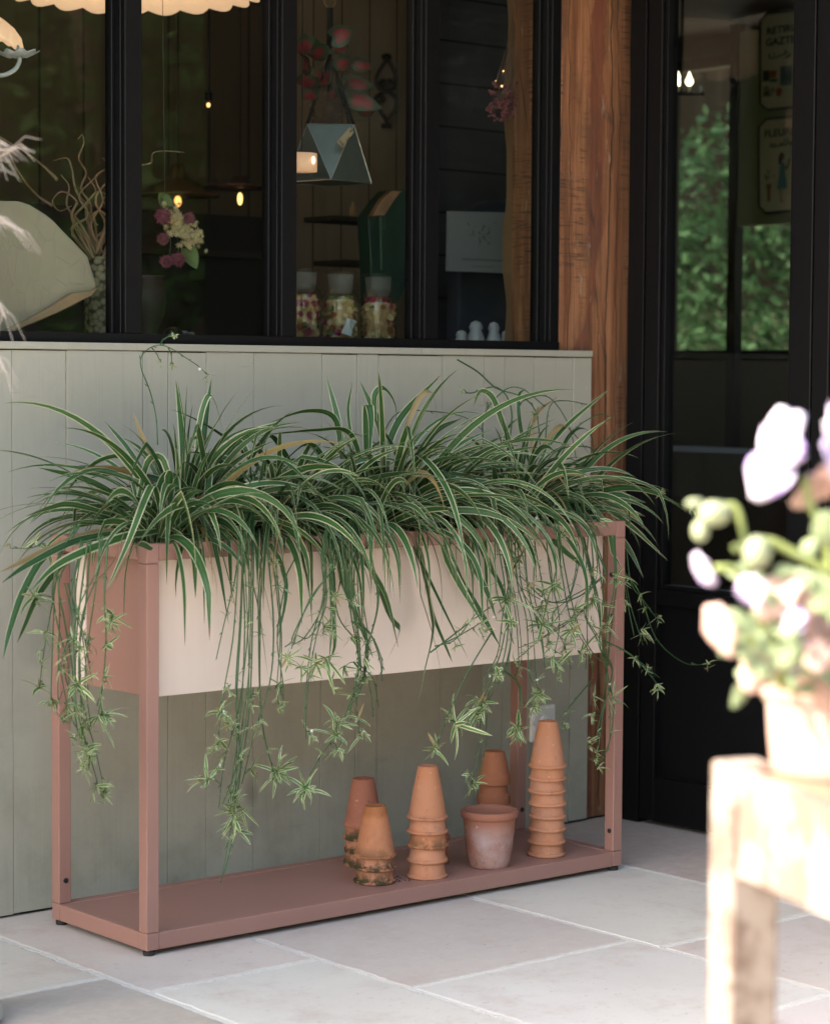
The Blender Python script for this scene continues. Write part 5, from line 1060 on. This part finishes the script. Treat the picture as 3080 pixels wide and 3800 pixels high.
# pendant lamps deeper in the shop
def pendant(x, y, Y, r, lab, kind, bulb=(.008, 1.6), st=6, warm=(1, .45, .14)):
    c = at(x, y, Y); e = empty('pendant_lamp', c, lab, 'pendant lamp', 'lit lamps deep in the shop')
    SH = simple('copper_shade', (.16, .07, .04), .45, .5)
    if kind == 'cone': MB().lathe([(r, -.30*r), (r*.97, -.26*r), (r*.5, .0), (r*.25, .12*r), (r*.16, .45*r), (.001, .47*r)], tuple(c), 30).build('shade', SH, e, smooth=True)
    if kind == 'disc': MB().lathe([(r, -.06*r), (r, -.02*r), (r*.3, .05*r), (r*.15, .25*r), (.001, .26*r)], tuple(c), 30).build('shade', SH, e, smooth=True)
    if kind == 'bare': MB().lathe([(.012, .004), (.012, .03), (.001, .032)], tuple(c), 12).build('holder', BLACK, e)
    off = -.42*r if kind == 'cone' else -.33*r if kind == 'disc' else -.008
    MB().ball(c+Vector((0, -.0, off)), bulb[0], 10, 8, (1, 1, bulb[1])).build('bulb', emit('lamp_glow', warm, st), e, smooth=True)
    MB().tube([c+Vector((0, 0, .1*r+.02)), Vector((c.x, c.y, 2.5))], .002, 5).build('cord', ROPE, e)
pendant(372*K, 383*K, 1.55, .13, 'copper cone pendant lamp glowing orange behind the dried bouquet', 'cone', (.011, 1.5), .42)
pendant(502*K, 388*K, 1.4, .12, 'flat disc pendant lamp with a tubular bulb in the second pane', 'disc', (.008, 2.4), .5, (1, .62, .22))
pendant(436*K, 213*K, 1.5, .05, 'tiny bare bulb high in the second pane', 'bare', (.0055, 1.2), .6, (1, .5, .2))
# big scalloped ceiling shades
def scallop(cx, cy, Y, R_, lab, tilt=0, st=.11):
    c = at(cx*K, cy*K, Y); e = empty('scalloped_shade', c, lab, 'lamp shade', 'scalloped lamp shades'); n = 132; m = MB(); pr = [(1, 0), (.94, .10), (.8, .22), (.55, .34), (.25, .40), (.06, .42)]; Mt = Matrix.Rotation(tilt, 3, Vector((FW.x, FW.y, 0)))
    for i, (r, z) in enumerate(pr):
        for k in range(n):
            q = 2*math.pi*k/n; ph = abs(math.sin(q*11)); s = 1-.05*(1-ph)*r; m.v.append(tuple(c+Mt @ Vector((R_*r*s*math.cos(q), R_*r*s*math.sin(q), R_*(z-.045*ph*(r > .9)+.012*ph)))))
    for i in range(len(pr)-1):
        for k in range(n): k2 = (k+1) % n; m.f.append((i*n+k, i*n+k2, (i+1)*n+k2, (i+1)*n+k))
    t = NT('lit_paper_shade', .8); t.base((.75, .58, .45)); t.b.inputs['Emission Color'].default_value = (1, .62, .42, 1); t.b.inputs['Emission Strength'].default_value = st
    o = m.build('shade', t.m, e, smooth=True); md = o.modifiers.new('thick', 'SOLIDIFY'); md.thickness = .003
    MB().tube([c+Vector((0, 0, R_*.4)), Vector((c.x, c.y, 2.5))], .003, 6).build('cord', ROPE, e)
scallop(278, -20, .78, .34, 'broad peach scalloped lamp shade glowing at the top of the left panes'); scallop(-28, 62, .70, .105, 'smaller peach scalloped shade tipped at the top left corner', .5)
# metal candle arm with a fluted drip pan
ca = empty('candle_sconce', dat(0, 170, .16), 'whitewashed metal candle arm with a fluted drip pan near the top left corner', 'sconce')
WHM = simple('white_iron', (.50, .50, .52), .5, 0, .25, 60)
c = dat(37, 113, .16); R_ = (dat(74, 113, .16)-c).x; m = MB(); n = 48
for r, z in ((.02, -.004), (.5, -.006), (1, .004), (1, .0065), (.5, -.002), (.02, .0)):
    for k in range(n): q = 2*math.pi*k/n; s = 1+.09*math.sin(q*9)*r; m.v.append(tuple(c+Vector((R_*r*s*math.cos(q), R_*r*s*math.sin(q), z+.003*r*math.sin(q*9)+.05*r*R_*math.cos(q)))))
for i in range(5):
    for k in range(n): k2 = (k+1) % n; m.f.append((i*n+k, i*n+k2, (i+1)*n+k2, (i+1)*n+k))
m.build('drip_pan', WHM, ca, smooth=True); MB().tube(spline([c+Vector((.004, 0, -.004)), dat(40, 130, .16), dat(28, 147, .16), dat(0, 157, .16), dat(-40, 150, .16)], 14), [.0052]*14, 8).build('arm', WHM, ca, smooth=True)
MB().tube(spline([c, dat(35, 104, .16), dat(39, 97, .16), dat(36, 95, .16)], 8), .0028, 6).build('spike', WHM, ca, smooth=True)
# big pale stone slab leaning behind the left pane
sl = [(-70, 400), (0, 418), (40, 419), (62, 424), (80, 434), (97, 446), (115, 462), (130, 478), (146, 495), (165, 513), (184, 536), (190, 552), (197, 575), (205, 598), (190, 616), (165, 628), (130, 646), (90, 664), (40, 685), (-10, 703), (-80, 720)]
front = [dat(x+rnd.uniform(-1.5, 1.5), y+rnd.uniform(-1.5, 1.5), .13+.0003*max(0, 200-x)*.2) for x, y in sl]
SLM = NT('cracked_stone', .8); P = SLM.tc(); cr = SLM.vor(SLM.mapping(P, (34, 34, 12), rot=(.4, .8, .3)), 1.0, 'DISTANCE_TO_EDGE'); cm = SLM.ramp(cr, [(.004, 1), (.018, 0)])
n1 = SLM.noise(P, 8, 6, .65); cc = SLM.mix((.30, .245, .175), (.40, .335, .25), n1); cc = SLM.mix(cc, (.28, .17, .10), SLM.math('MULTIPLY', cm, SLM.ramp(SLM.noise(P, 14, 3), [(.5, 0), (.7, .3)]))); SLM.base(cc)
wv = SLM.noise(SLM.mapping(P, (70, 70, 22), rot=(.3, .9, .2)), 1, 6, .7); SLM.bump(SLM.mix(wv, SLM.math('SUBTRACT', 1, cm), .4), .45, .004)
e = empty('stone_slab', dat(40, 700, .15), 'big pale beige stone slab with cracked face leaning behind the left pane', 'stone slab')
MB().prism(front[::-1], (0, .035, -.012)).build('slab', SLM.m, e, bevel=.006)
low = [dat(x, y, .112) for x, y in ((207, 600), (196, 607), (150, 613), (110, 640), (60, 668), (0, 697), (-10, 706), (40, 688), (90, 667), (130, 649), (165, 631), (192, 618))]
MB().prism(low[::-1], (0, .02, 0)).build('broken_edge', simple('orange_stone', (.32, .20, .12), .85, 0, .3, 20, .7), e, bevel=.003)
# bark clad vase with curly willow
v0 = dat(212, 708, .34); rv = (dat(244, 600, .34)-dat(181, 600, .34)).x/2*.95; ht = dat(212, 538, .34).z-1.262
e = empty('bark_vase', (v0.x, .34, 1.262), 'tall vase clad in sliced logs behind the first mullion', 'vase')
MB().lathe([(rv*.9, 0), (rv, .004), (rv, ht), (rv*.9, ht), (rv*.88, ht-.05), (.001, ht-.055)], (0, 0, 0), 40, wob=.03, seed=4).build('body', m_bark(), e, world=False)
mb = MB().box((-rv*.3, -rv-.002, ht*.42), (rv*.75, -rv*.7, ht*.72)); mb.build('label', simple('slate_label', (.05, .055, .06), .6), e, world=False)
tw = [[(200, 540), (185, 480), (190, 430), (170, 395), (180, 360), (165, 330), (175, 300), (172, 282), (163, 290)], [(205, 540), (220, 470), (200, 420), (215, 390), (235, 370), (225, 345), (240, 330)], [(195, 540), (165, 490), (150, 450), (160, 420), (130, 400), (110, 420), (125, 440), (150, 430)], [(215, 540), (235, 480), (250, 430), (225, 400), (240, 360), (215, 330)],
      [(200, 530), (170, 470), (140, 430), (145, 390), (128, 365)], [(205, 530), (195, 450), (160, 400), (150, 350), (140, 330), (112, 335)], [(200, 530), (230, 450), (260, 400), (290, 350), (315, 340), (320, 320), (345, 315), (385, 318)], [(195, 540), (180, 500), (160, 470), (150, 490), (165, 505)], [(210, 540), (200, 500), (230, 470), (210, 440), (190, 455), (205, 470)], [(190, 520), (155, 460), (175, 430), (200, 400), (185, 370)], [(120, 375), (95, 350), (60, 322), (0, 285)], [(110, 430), (75, 405), (40, 360), (15, 310)], [(205, 520), (240, 470), (245, 440), (215, 420), (235, 400)], [(200, 520), (180, 440), (205, 400), (240, 420)], [(215, 530), (190, 470), (215, 420), (200, 370), (225, 350)], [(190, 540), (150, 480), (185, 450), (165, 410), (190, 380), (210, 360)]]
m = MB()
for l in tw:
    Yq = .34+rnd.uniform(-.05, .05); pts = spline([dat(x, y, Yq+.02*math.sin(i*2.1)) for i, (x, y) in enumerate(l)], len(l)*5); m.tube(pts, [.0042*(1-.72*i/len(pts)) for i in range(len(pts))], 6)
thing(m, 'curly_willow', simple('willow_bark', (.30, .18, .105), .8, 0, .4, 60), 'tangle of curly willow twigs standing in the bark vase', 'twigs', smooth=True, fix=False)
# dried bouquet hanging in the second pane
bq = empty('dried_bouquet', dat(375, 480, .30), 'dried bouquet of cream hydrangea and purple strawflowers in the second pane', 'bouquet')
hyd = MB()
for i in range(230):
    u = rnd.random(); x = 352+u*60+rnd.gauss(0, 9); y = 445+u*60+rnd.gauss(0, 13); p = dat(x, y, .30+rnd.uniform(-.02, .03)); strawflower(hyd, p, (-.4+rnd.gauss(0, .5), -.9, rnd.gauss(.1, .5)), rnd.uniform(.007, .011), 8)
hyd.build('hydrangea', STRAW[0], bq, fix=False)
for x, y, r in ((340, 452, .024), (394, 457, .020), (342, 500, .019), (348, 548, .020), (374, 543, .022)):
    m = MB(); strawflower(m, dat(x, y, .285), (-.4+rnd.gauss(0, .3), -.9, rnd.gauss(0, .3)), r, 30); m.build('strawflower', simple('straw_plum', (.22, .055, .085), .8, 0, .5, 60), bq, fix=False)
m = MB()
for l in ([(350, 420), (357, 500), (353, 545)], [(360, 430), (372, 500), (374, 540)], [(345, 405), (335, 430), (338, 450)], [(350, 400), (370, 440), (390, 500)], [(330, 400), (345, 430), (360, 450)]): m.tube(spline([dat(x, y, .31) for x, y in l], 8), .0012, 4)
m.tube([dat(345, 410, .31), dat(340, -20, .31)], .0009, 4); m.build('stems', simple('dry_green_stem', (.07, .085, .05), .8), bq, fix=False)
m = MB(); bleaf(m, dat(412, 562, .29), dat(392, 520, .3), .02); bleaf(m, dat(332, 400, .3), dat(352, 430, .31), .016); m.build('leaf', STRAW[5], bq, smooth=True, fix=False)
# dark urn low in the second pane
c = dat(322, 700, .4); k_ = K*(c-CAM).dot(FW)/FPX
thing(MB().lathe([(24*k_, 0), (28*k_, .008), (22*k_, 30*k_), (36*k_, 70*k_), (40*k_, 110*k_), (34*k_, 138*k_), (40*k_, 146*k_), (36*k_, 148*k_), (30*k_, 130*k_), (.001, 60*k_)], (c.x-.02, .4, 1.262), 36), 'urn', simple('brown_urn', (.035, .018, .015), .5, 0, .4, 20), 'dark brown footed urn low in the second pane', 'urn', smooth=True)
thing(MB().ball((dat(362, 690, .33).x, .33, 1.262+20*k_), 22*k_, 24, 16), 'ball', simple('black_ball', (.008, .008, .008), .35), 'black ball beside the brown urn in the second pane', 'ball', smooth=True)
# grey white crumpled heap
m = MB()
for i in range(26): q = dat(395+rnd.gauss(0, 14), 690, .55); m.ball((q.x, .55+rnd.gauss(0, .03), 1.262+abs(rnd.gauss(.015, .012))), rnd.uniform(.006, .014), 7, 5, (1.5, 1, .6))
thing(m, 'crumpled_paper', simple('grey_paper', (.25, .27, .30), .7), 'heap of crumpled pale paper low in the second pane', 'paper')

# ------------------------------------------------------------------ behind the glazed door: two shop signs and candle bulbs
SX = 2.0
pt = empty('sign_screen', atX(2880, 600, SX), 'pale green folding screen carrying the two shop signs behind the door', 'screen')
q0 = atX(2752, 300, SX+.04); q1 = atX(3075, 300, SX+.04); zb = atX(2850, 830, SX).z
MB().box((SX+.03, q1.y, zb), (SX+.055, q0.y, 2.45)).build('panel', simple('screen_paint', (.17, .19, .11), .7, 0, .2, 5), pt)
MB().box((SX+.02, q0.y, 0), (SX+.06, q0.y+.04, 2.48)).build('frame_post', BLACK, pt); MB().box((SX+.02, q1.y-.04, 0), (SX+.06, q1.y, 2.48)).build('frame_post', BLACK, pt)
INK = simple('sign_ink', (.012, .02, .014), .7); CREAM = simple('sign_board', (.36, .36, .23), .7, 0, .1, 8)
def SP_(x, y, o=0): p = atX(x, y, SX); return Vector((SX-o, p.y, p.z))
def chamfer(x0, y0, x1, y1, c): return [(x0+c, y0), (x1-c, y0), (x1, y0+c), (x1, y1-c), (x1-c, y1), (x0+c, y1), (x0, y1-c), (x0, y0+c)]
def sign(x0, y0, x1, y1, lab):
    s = empty('shop_sign', SP_((x0+x1)/2, y1), lab, 'sign'); sk = -.10
    def P3(x, y, o): return SP_(x, y+(x-2943)*sk, o)
    MB().prism([P3(x, y, 0) for x, y in chamfer(x0, y0, x1, y1, 26)], (.02, 0, 0)).build('board', CREAM, s)
    ring = [P3(x, y, .002) for x, y in chamfer(x0, y0, x1, y1, 26)]; MB().tube(ring+[ring[0], ring[1]], .0038, 6).build('border', INK, s)
    return s, P3
def letters(s, P3, txt, x, y, h, mat=INK, wid=None):
    cu = bpy.data.curves.new('lettering', 'FONT'); cu.body = txt; cu.extrude = .0008; cu.offset = .0006; o = bpy.data.objects.new('lettering', cu); COL.objects.link(o); cu.materials.append(mat)
    p = P3(x, y, .0035); k_ = (P3(x, y-h, 0)-p).length; cu.size = k_/.72
    o.parent = s; o.matrix_world = Matrix.Identity(4); R3 = Matrix(((0, 0, -1), (-1, 0, 0), (0, 1, 0)))
    o.matrix_parent_inverse = Matrix.Identity(4); o.matrix_basis = Matrix.Translation(p-s.location) @ R3.to_4x4() @ Matrix.Diagonal((1.22, 1, 1, 1))
    dg = bpy.context.evaluated_depsgraph_get(); me = bpy.data.meshes.new_from_object(o.evaluated_get(dg)); n_ = bpy.data.objects.new('lettering', me); COL.objects.link(n_); n_.parent = s; n_.matrix_basis = o.matrix_basis.copy(); bpy.data.objects.remove(o)
def strokes(s, P3, ls, r=.0024, mat=INK, name='script'):
    m = MB()
    for l in ls: m.tube(spline([P3(x, y, .003) for x, y in l], len(l)*4) if len(l) > 2 else [P3(x, y, .003) for x, y in l], r, 5)
    m.build(name, mat, s, smooth=True)
def fig(s, P3, poly, mat, name): MB().prism([P3(x, y, .0012) for x, y in poly], (-.0012, 0, 0)).build(name, mat, s)
s1, f1 = sign(2822, 38, 3050, 396, 'upper shop sign lettered RETIRU over GAZTEL behind the door')
letters(s1, f1, 'RETIRU', 2846, 118, 27); letters(s1, f1, 'GAZTEL', 2842, 160, 27)
strokes(s1, f1, [[(2858, 190), (2858, 205), (2872, 206), (2905, 198), (2920, 190), (2912, 182)], [(2872, 190), (2876, 196)], [(2935, 195), (2930, 205), (2916, 210)]])
C_ = lambda n, c: simple(n, c, .7, 0, .15, 20)
fig(s1, f1, [(2832, 250), (2856, 250), (2856, 290), (2832, 290)], C_('sketch_dark', (.03, .04, .03)), 'sketch'); fig(s1, f1, [(2858, 252), (2884, 252), (2880, 280), (2858, 280)], C_('sketch_orange', (.24, .10, .03)), 'sketch'); fig(s1, f1, [(2858, 284), (2886, 284), (2886, 296), (2858, 296)], C_('sketch_blue', (.05, .11, .13)), 'sketch')
fig(s1, f1, [(2896, 240), (2940, 240), (2940, 312), (2896, 312)], C_('sketch_teal', (.05, .13, .11)), 'sketch'); fig(s1, f1, [(2904, 250), (2932, 250), (2932, 302), (2904, 302)], C_('sketch_pale', (.12, .16, .12)), 'sketch'); fig(s1, f1, [(2880, 322), (2898, 318), (2904, 334), (2896, 352), (2882, 348)], C_('sketch_red', (.20, .06, .03)), 'sketch')
strokes(s1, f1, [[(2838, 310), (2838, 345)], [(2845, 308), (2846, 346)], [(2852, 310), (2853, 345)], [(2834, 335), (2878, 330)], [(2834, 345), (2870, 342)], [(2860, 322), (2876, 322)]], .002)
s2, f2 = sign(2818, 431, 3050, 779, 'lower shop sign lettered FLEURISTE with a girl in a blue dress behind the door')
letters(s2, f2, 'FLEURISTE', 2838, 498, 27)
strokes(s2, f2, [[(2860, 525), (2868, 527), (2866, 534), (2858, 536)], [(2876, 524), (2878, 532), (2872, 542)], [(2884, 536), (2900, 534), (2898, 524), (2908, 534), (2914, 512)], [(2914, 534), (2922, 532), (2926, 520), (2920, 512)], [(2936, 524), (2942, 528), (2936, 534), (2932, 527)]])
fig(s2, f2, [(2896, 562), (2904, 560), (2911, 567), (2910, 580), (2904, 590), (2898, 605), (2890, 602), (2890, 580)], C_('sketch_hair', (.05, .03, .015)), 'sketch'); fig(s2, f2, [(2904, 570), (2912, 572), (2912, 586), (2904, 588)], C_('sketch_skin', (.26, .14, .07)), 'sketch')
fig(s2, f2, [(2896, 600), (2912, 596), (2915, 640), (2922, 695), (2884, 695), (2892, 640)], C_('sketch_dress', (.05, .15, .17)), 'sketch'); fig(s2, f2, [(2893, 696), (2900, 696), (2902, 738), (2914, 742), (2896, 746)], C_('sketch_leg', (.24, .19, .11)), 'sketch')
fig(s2, f2, [(2904, 612), (2912, 606), (2924, 620), (2920, 628)], C_('sketch_arm', (.22, .11, .06)), 'sketch'); strokes(s2, f2, [[(2922, 622), (2928, 600), (2930, 585)]], .003, C_('sketch_rose', (.15, .08, .06)), 'sketch')
for i in range(14): x = 2852+rnd.gauss(0, 8); y = 640+rnd.gauss(0, 11); fig(s2, f2, [(x-4, y), (x, y-4), (x+4, y), (x, y+4)], C_('sketch_bloom', (.20, .12, .07) if i % 2 else (.12, .13, .09)), 'sketch')
fig(s2, f2, [(2843, 672), (2864, 672), (2860, 700), (2860, 738), (2848, 738), (2848, 700)], C_('sketch_vase', (.17, .09, .05)), 'sketch')
ch = empty('candle_lamp', atX(2515, 320, 1.2), 'two candle shaped bulbs glowing on a wall bracket behind the door', 'lamp')
CB = emit('candle_glow', (1, .85, .62), 1.0)
for x in (2517, 2558, 2603):
    c = atX(x, 303, 1.2); k_ = (c-CAM).dot(FW)/FPX
    if x < 2595: MB().lathe([(5*k_, -14*k_), (14*k_, -4*k_), (15*k_, 4*k_), (9*k_, 18*k_), (3*k_, 32*k_), (.0005, 40*k_)], tuple(c), 16).build('bulb', CB, ch, smooth=True)
    MB().lathe([(6*k_, -40*k_), (6*k_, -14*k_)], tuple(c), 10).build('holder', WHM, ch)
a = atX(2450, 345, 1.2); b = atX(2610, 345, 1.2); MB().tube([a, b], .006, 8).build('bar', BLACK, ch); MB().tube([(a+b)/2, Vector((1.2, (a.y+b.y)/2, 2.5))], .005, 6).build('rod', BLACK, ch)
# long counter behind the lower glass
ct = empty('counter', (1.5, .4, 0), 'pale fronted counter low behind the door glass', 'counter')
MB().box((1.30, -1.6, .0), (1.75, 1.6, .80)).build('body', simple('counter_dark', (.05, .03, .022), .7), ct); MB().box((1.285, -1.6, .80), (1.75, 1.6, .95)).build('top', simple('counter_pale', (.075, .062, .048), .7), ct)

# ------------------------------------------------------------------ garden round the terrace (seen in the glass and through the garden window)
FOL = m_foliage('leaves_mid', (.035, .085, .022), (.075, .14, .035)); FOLD = m_foliage('leaves_dark', (.022, .055, .020), (.045, .095, .03)); BARK = simple('tree_bark', (.09, .065, .045), .9, 0, .4, 9, .8)
def tree_meshes(seed, h, cr, n, ls, low=.25):
    r = random.Random(seed); tk = MB(); top = Vector((r.uniform(-.3, .3), r.uniform(-.3, .3), h*.8)); tk.tube(spline([(0, 0, 0), (.05, .03, h*.3), top*.7, top], 12), [.16*h/5*(1-.8*i/11) for i in range(12)], 9)
    cl = []
    for i in range(26):
        z = h*r.uniform(low, .97); f = (z/h-low)/(1-low); R_ = cr*(math.sin(math.pi*min(1, .22+.72*f))**.8)*r.uniform(.45, 1.0); q = r.uniform(0, 6.28); c = Vector((R_*math.cos(q), R_*math.sin(q), z)); cl.append((c, cr*r.uniform(.26, .46)))
        tk.tube([Vector((0, 0, max(h*.2, z-.8))), c*.5+Vector((0, 0, z*.45)), c], [.035*h/5, .022*h/5, .008], 5)
    cw = MB()
    for i in range(n):
        c, R_ = r.choice(cl); d = Vector((r.gauss(0, 1), r.gauss(0, 1), r.gauss(0, .8))).normalized(); p = c+d*R_*(r.random()**.45)
        a = Vector((r.gauss(0, 1), r.gauss(0, 1), r.gauss(-.3, .6))).normalized(); b = a.cross(Vector((r.gauss(0, 1), r.gauss(0, 1), r.gauss(0, 1)))).normalized(); s = ls*r.uniform(.6, 1.3)
        cw.quad(p, p+a*s*.5+b*s*.26, p+a*s, p+a*s*.5-b*s*.26)
    return tk, cw
def tree(name, seed, loc, h, cr, n, ls, mat, lab, cat='tree', low=.25, group=None):
    e = empty(name, loc, lab, cat, group, rz=seed); tk, cw = tree_meshes(seed, h, cr, n, ls, low); tk.build('trunk', BARK, e, smooth=True, world=False); cw.build('crown', mat, e, fix=False, world=False); return e
FOLH = m_foliage('hedge_leaves', (.009, .029, .014), (.026, .056, .024))
G1 = 'trees reflected in the shop glass'
hd = empty('hedge', (6.4, 4.5, 0), 'tall clipped green hedge closing the view beyond the garden window', 'hedge')
r = random.Random(5); cw = MB()
for i in range(34000):
    a_ = r.random(); y = r.uniform(.5, 9.5); tp_ = 2.75+.5*noise.noise(Vector((y*.8, 4, 1)))+.25*noise.noise(Vector((y*2.6, 1, 6))); z = tp_*(r.random() if i % 3 else r.random()**.6*.8); x = 6.4+.35*noise.noise(Vector((y*.9, z*1.2, 3)))+r.gauss(0, .10)
    d = Vector((-1+r.gauss(0, .5), r.gauss(0, .8), r.gauss(.2, .7))).normalized(); b = d.cross(Vector((r.gauss(0, 1), r.gauss(0, 1), 1))).normalized(); s = r.uniform(.045, .10); p = Vector((x-.2, y, z)); cw.quad(p, p+d*s*.5+b*s*.28, p+d*s, p+d*s*.5-b*s*.28)
cw.build('foliage', FOLH, hd, fix=False); MB().box((6.35, -3, 0), (7.1, 10.5, 1.6)).build('inner_twigs', simple('hedge_inside', (.02, .035, .014), .9, 0, .5, 3), hd)
sd = empty('backdrop_shed', (9, 5, 0), 'dark plank shed added behind the clipped hedge to shut out bright sky', 'shed'); SHP = m_planks('shed_planks', (.003, .0026, .002), (.006, .005, .004), 1, .2, spec=0)  # shed added as a dark backdrop in place of bright sky
MB().box((8.4, -4, 0), (11, 14, 4.2)).build('wall', SHP, sd); MB().box((8.1, -4.3, 4.2), (11.3, 14.3, 4.3)).build('roof', INW, sd)
bn = empty('timber_barn', (1.5, -15, 0), 'dark timber plank barn standing opposite the shop across the garden', 'barn')
MB().box((-9, -18, 0), (12, -14.6, 5.2)).build('wall', m_planks('barn_planks', (.03, .028, .03), (.06, .055, .058), 2, .28), bn)
MB().prism([Vector((-9.6, -14.1, 5.0)), Vector((-9.6, -16.3, 7.2)), Vector((-9.6, -18.5, 5.0))], (22.2, 0, 0)).build('roof', simple('barn_roof', (.10, .075, .06), .8, 0, .2, 2), bn)
e1 = tree('broadleaf_tree', 1, (3.6, -7.6, 0), 4.8, 1.7, 9000, .13, FOLD, 'tree in the garden opposite the shop, at the edge of the wing', low=.1, group=G1)
e2 = tree('broadleaf_tree', 2, (6.6, -5.4, 0), 5.0, 2.0, 8000, .14, FOLD, 'dark tree right of the terrace beyond the wing end', low=.08, group=G1)
def again(e, loc, rz, lab, sc=1):
    r = e.copy(); COL.objects.link(r); r.location = loc; r.rotation_euler.z = rz; r.scale = (sc, sc, sc); r['label'] = lab; r['group'] = G1
    for c in list(e.children): k = c.copy(); COL.objects.link(k); k.parent = r
    return r
TREES = [(e1, (1.0, -11, 0), 4.0, 'tall tree opposite the middle of the shop front', 1.3), (e2, (-2.6, -12, 0), 1.4, 'tall dark tree straight across the terrace', 1.3),
         (e1, (7.6, -9.6, 0), 5.1, 'tall tree far off beyond the end of the wing', 1.4), (e2, (-6.5, -11.0, 0), 2.6, 'tall dark tree behind the photographer', 1.2)]
for e, loc, rz, lab, sc in TREES: again(e, loc, rz, lab, sc)
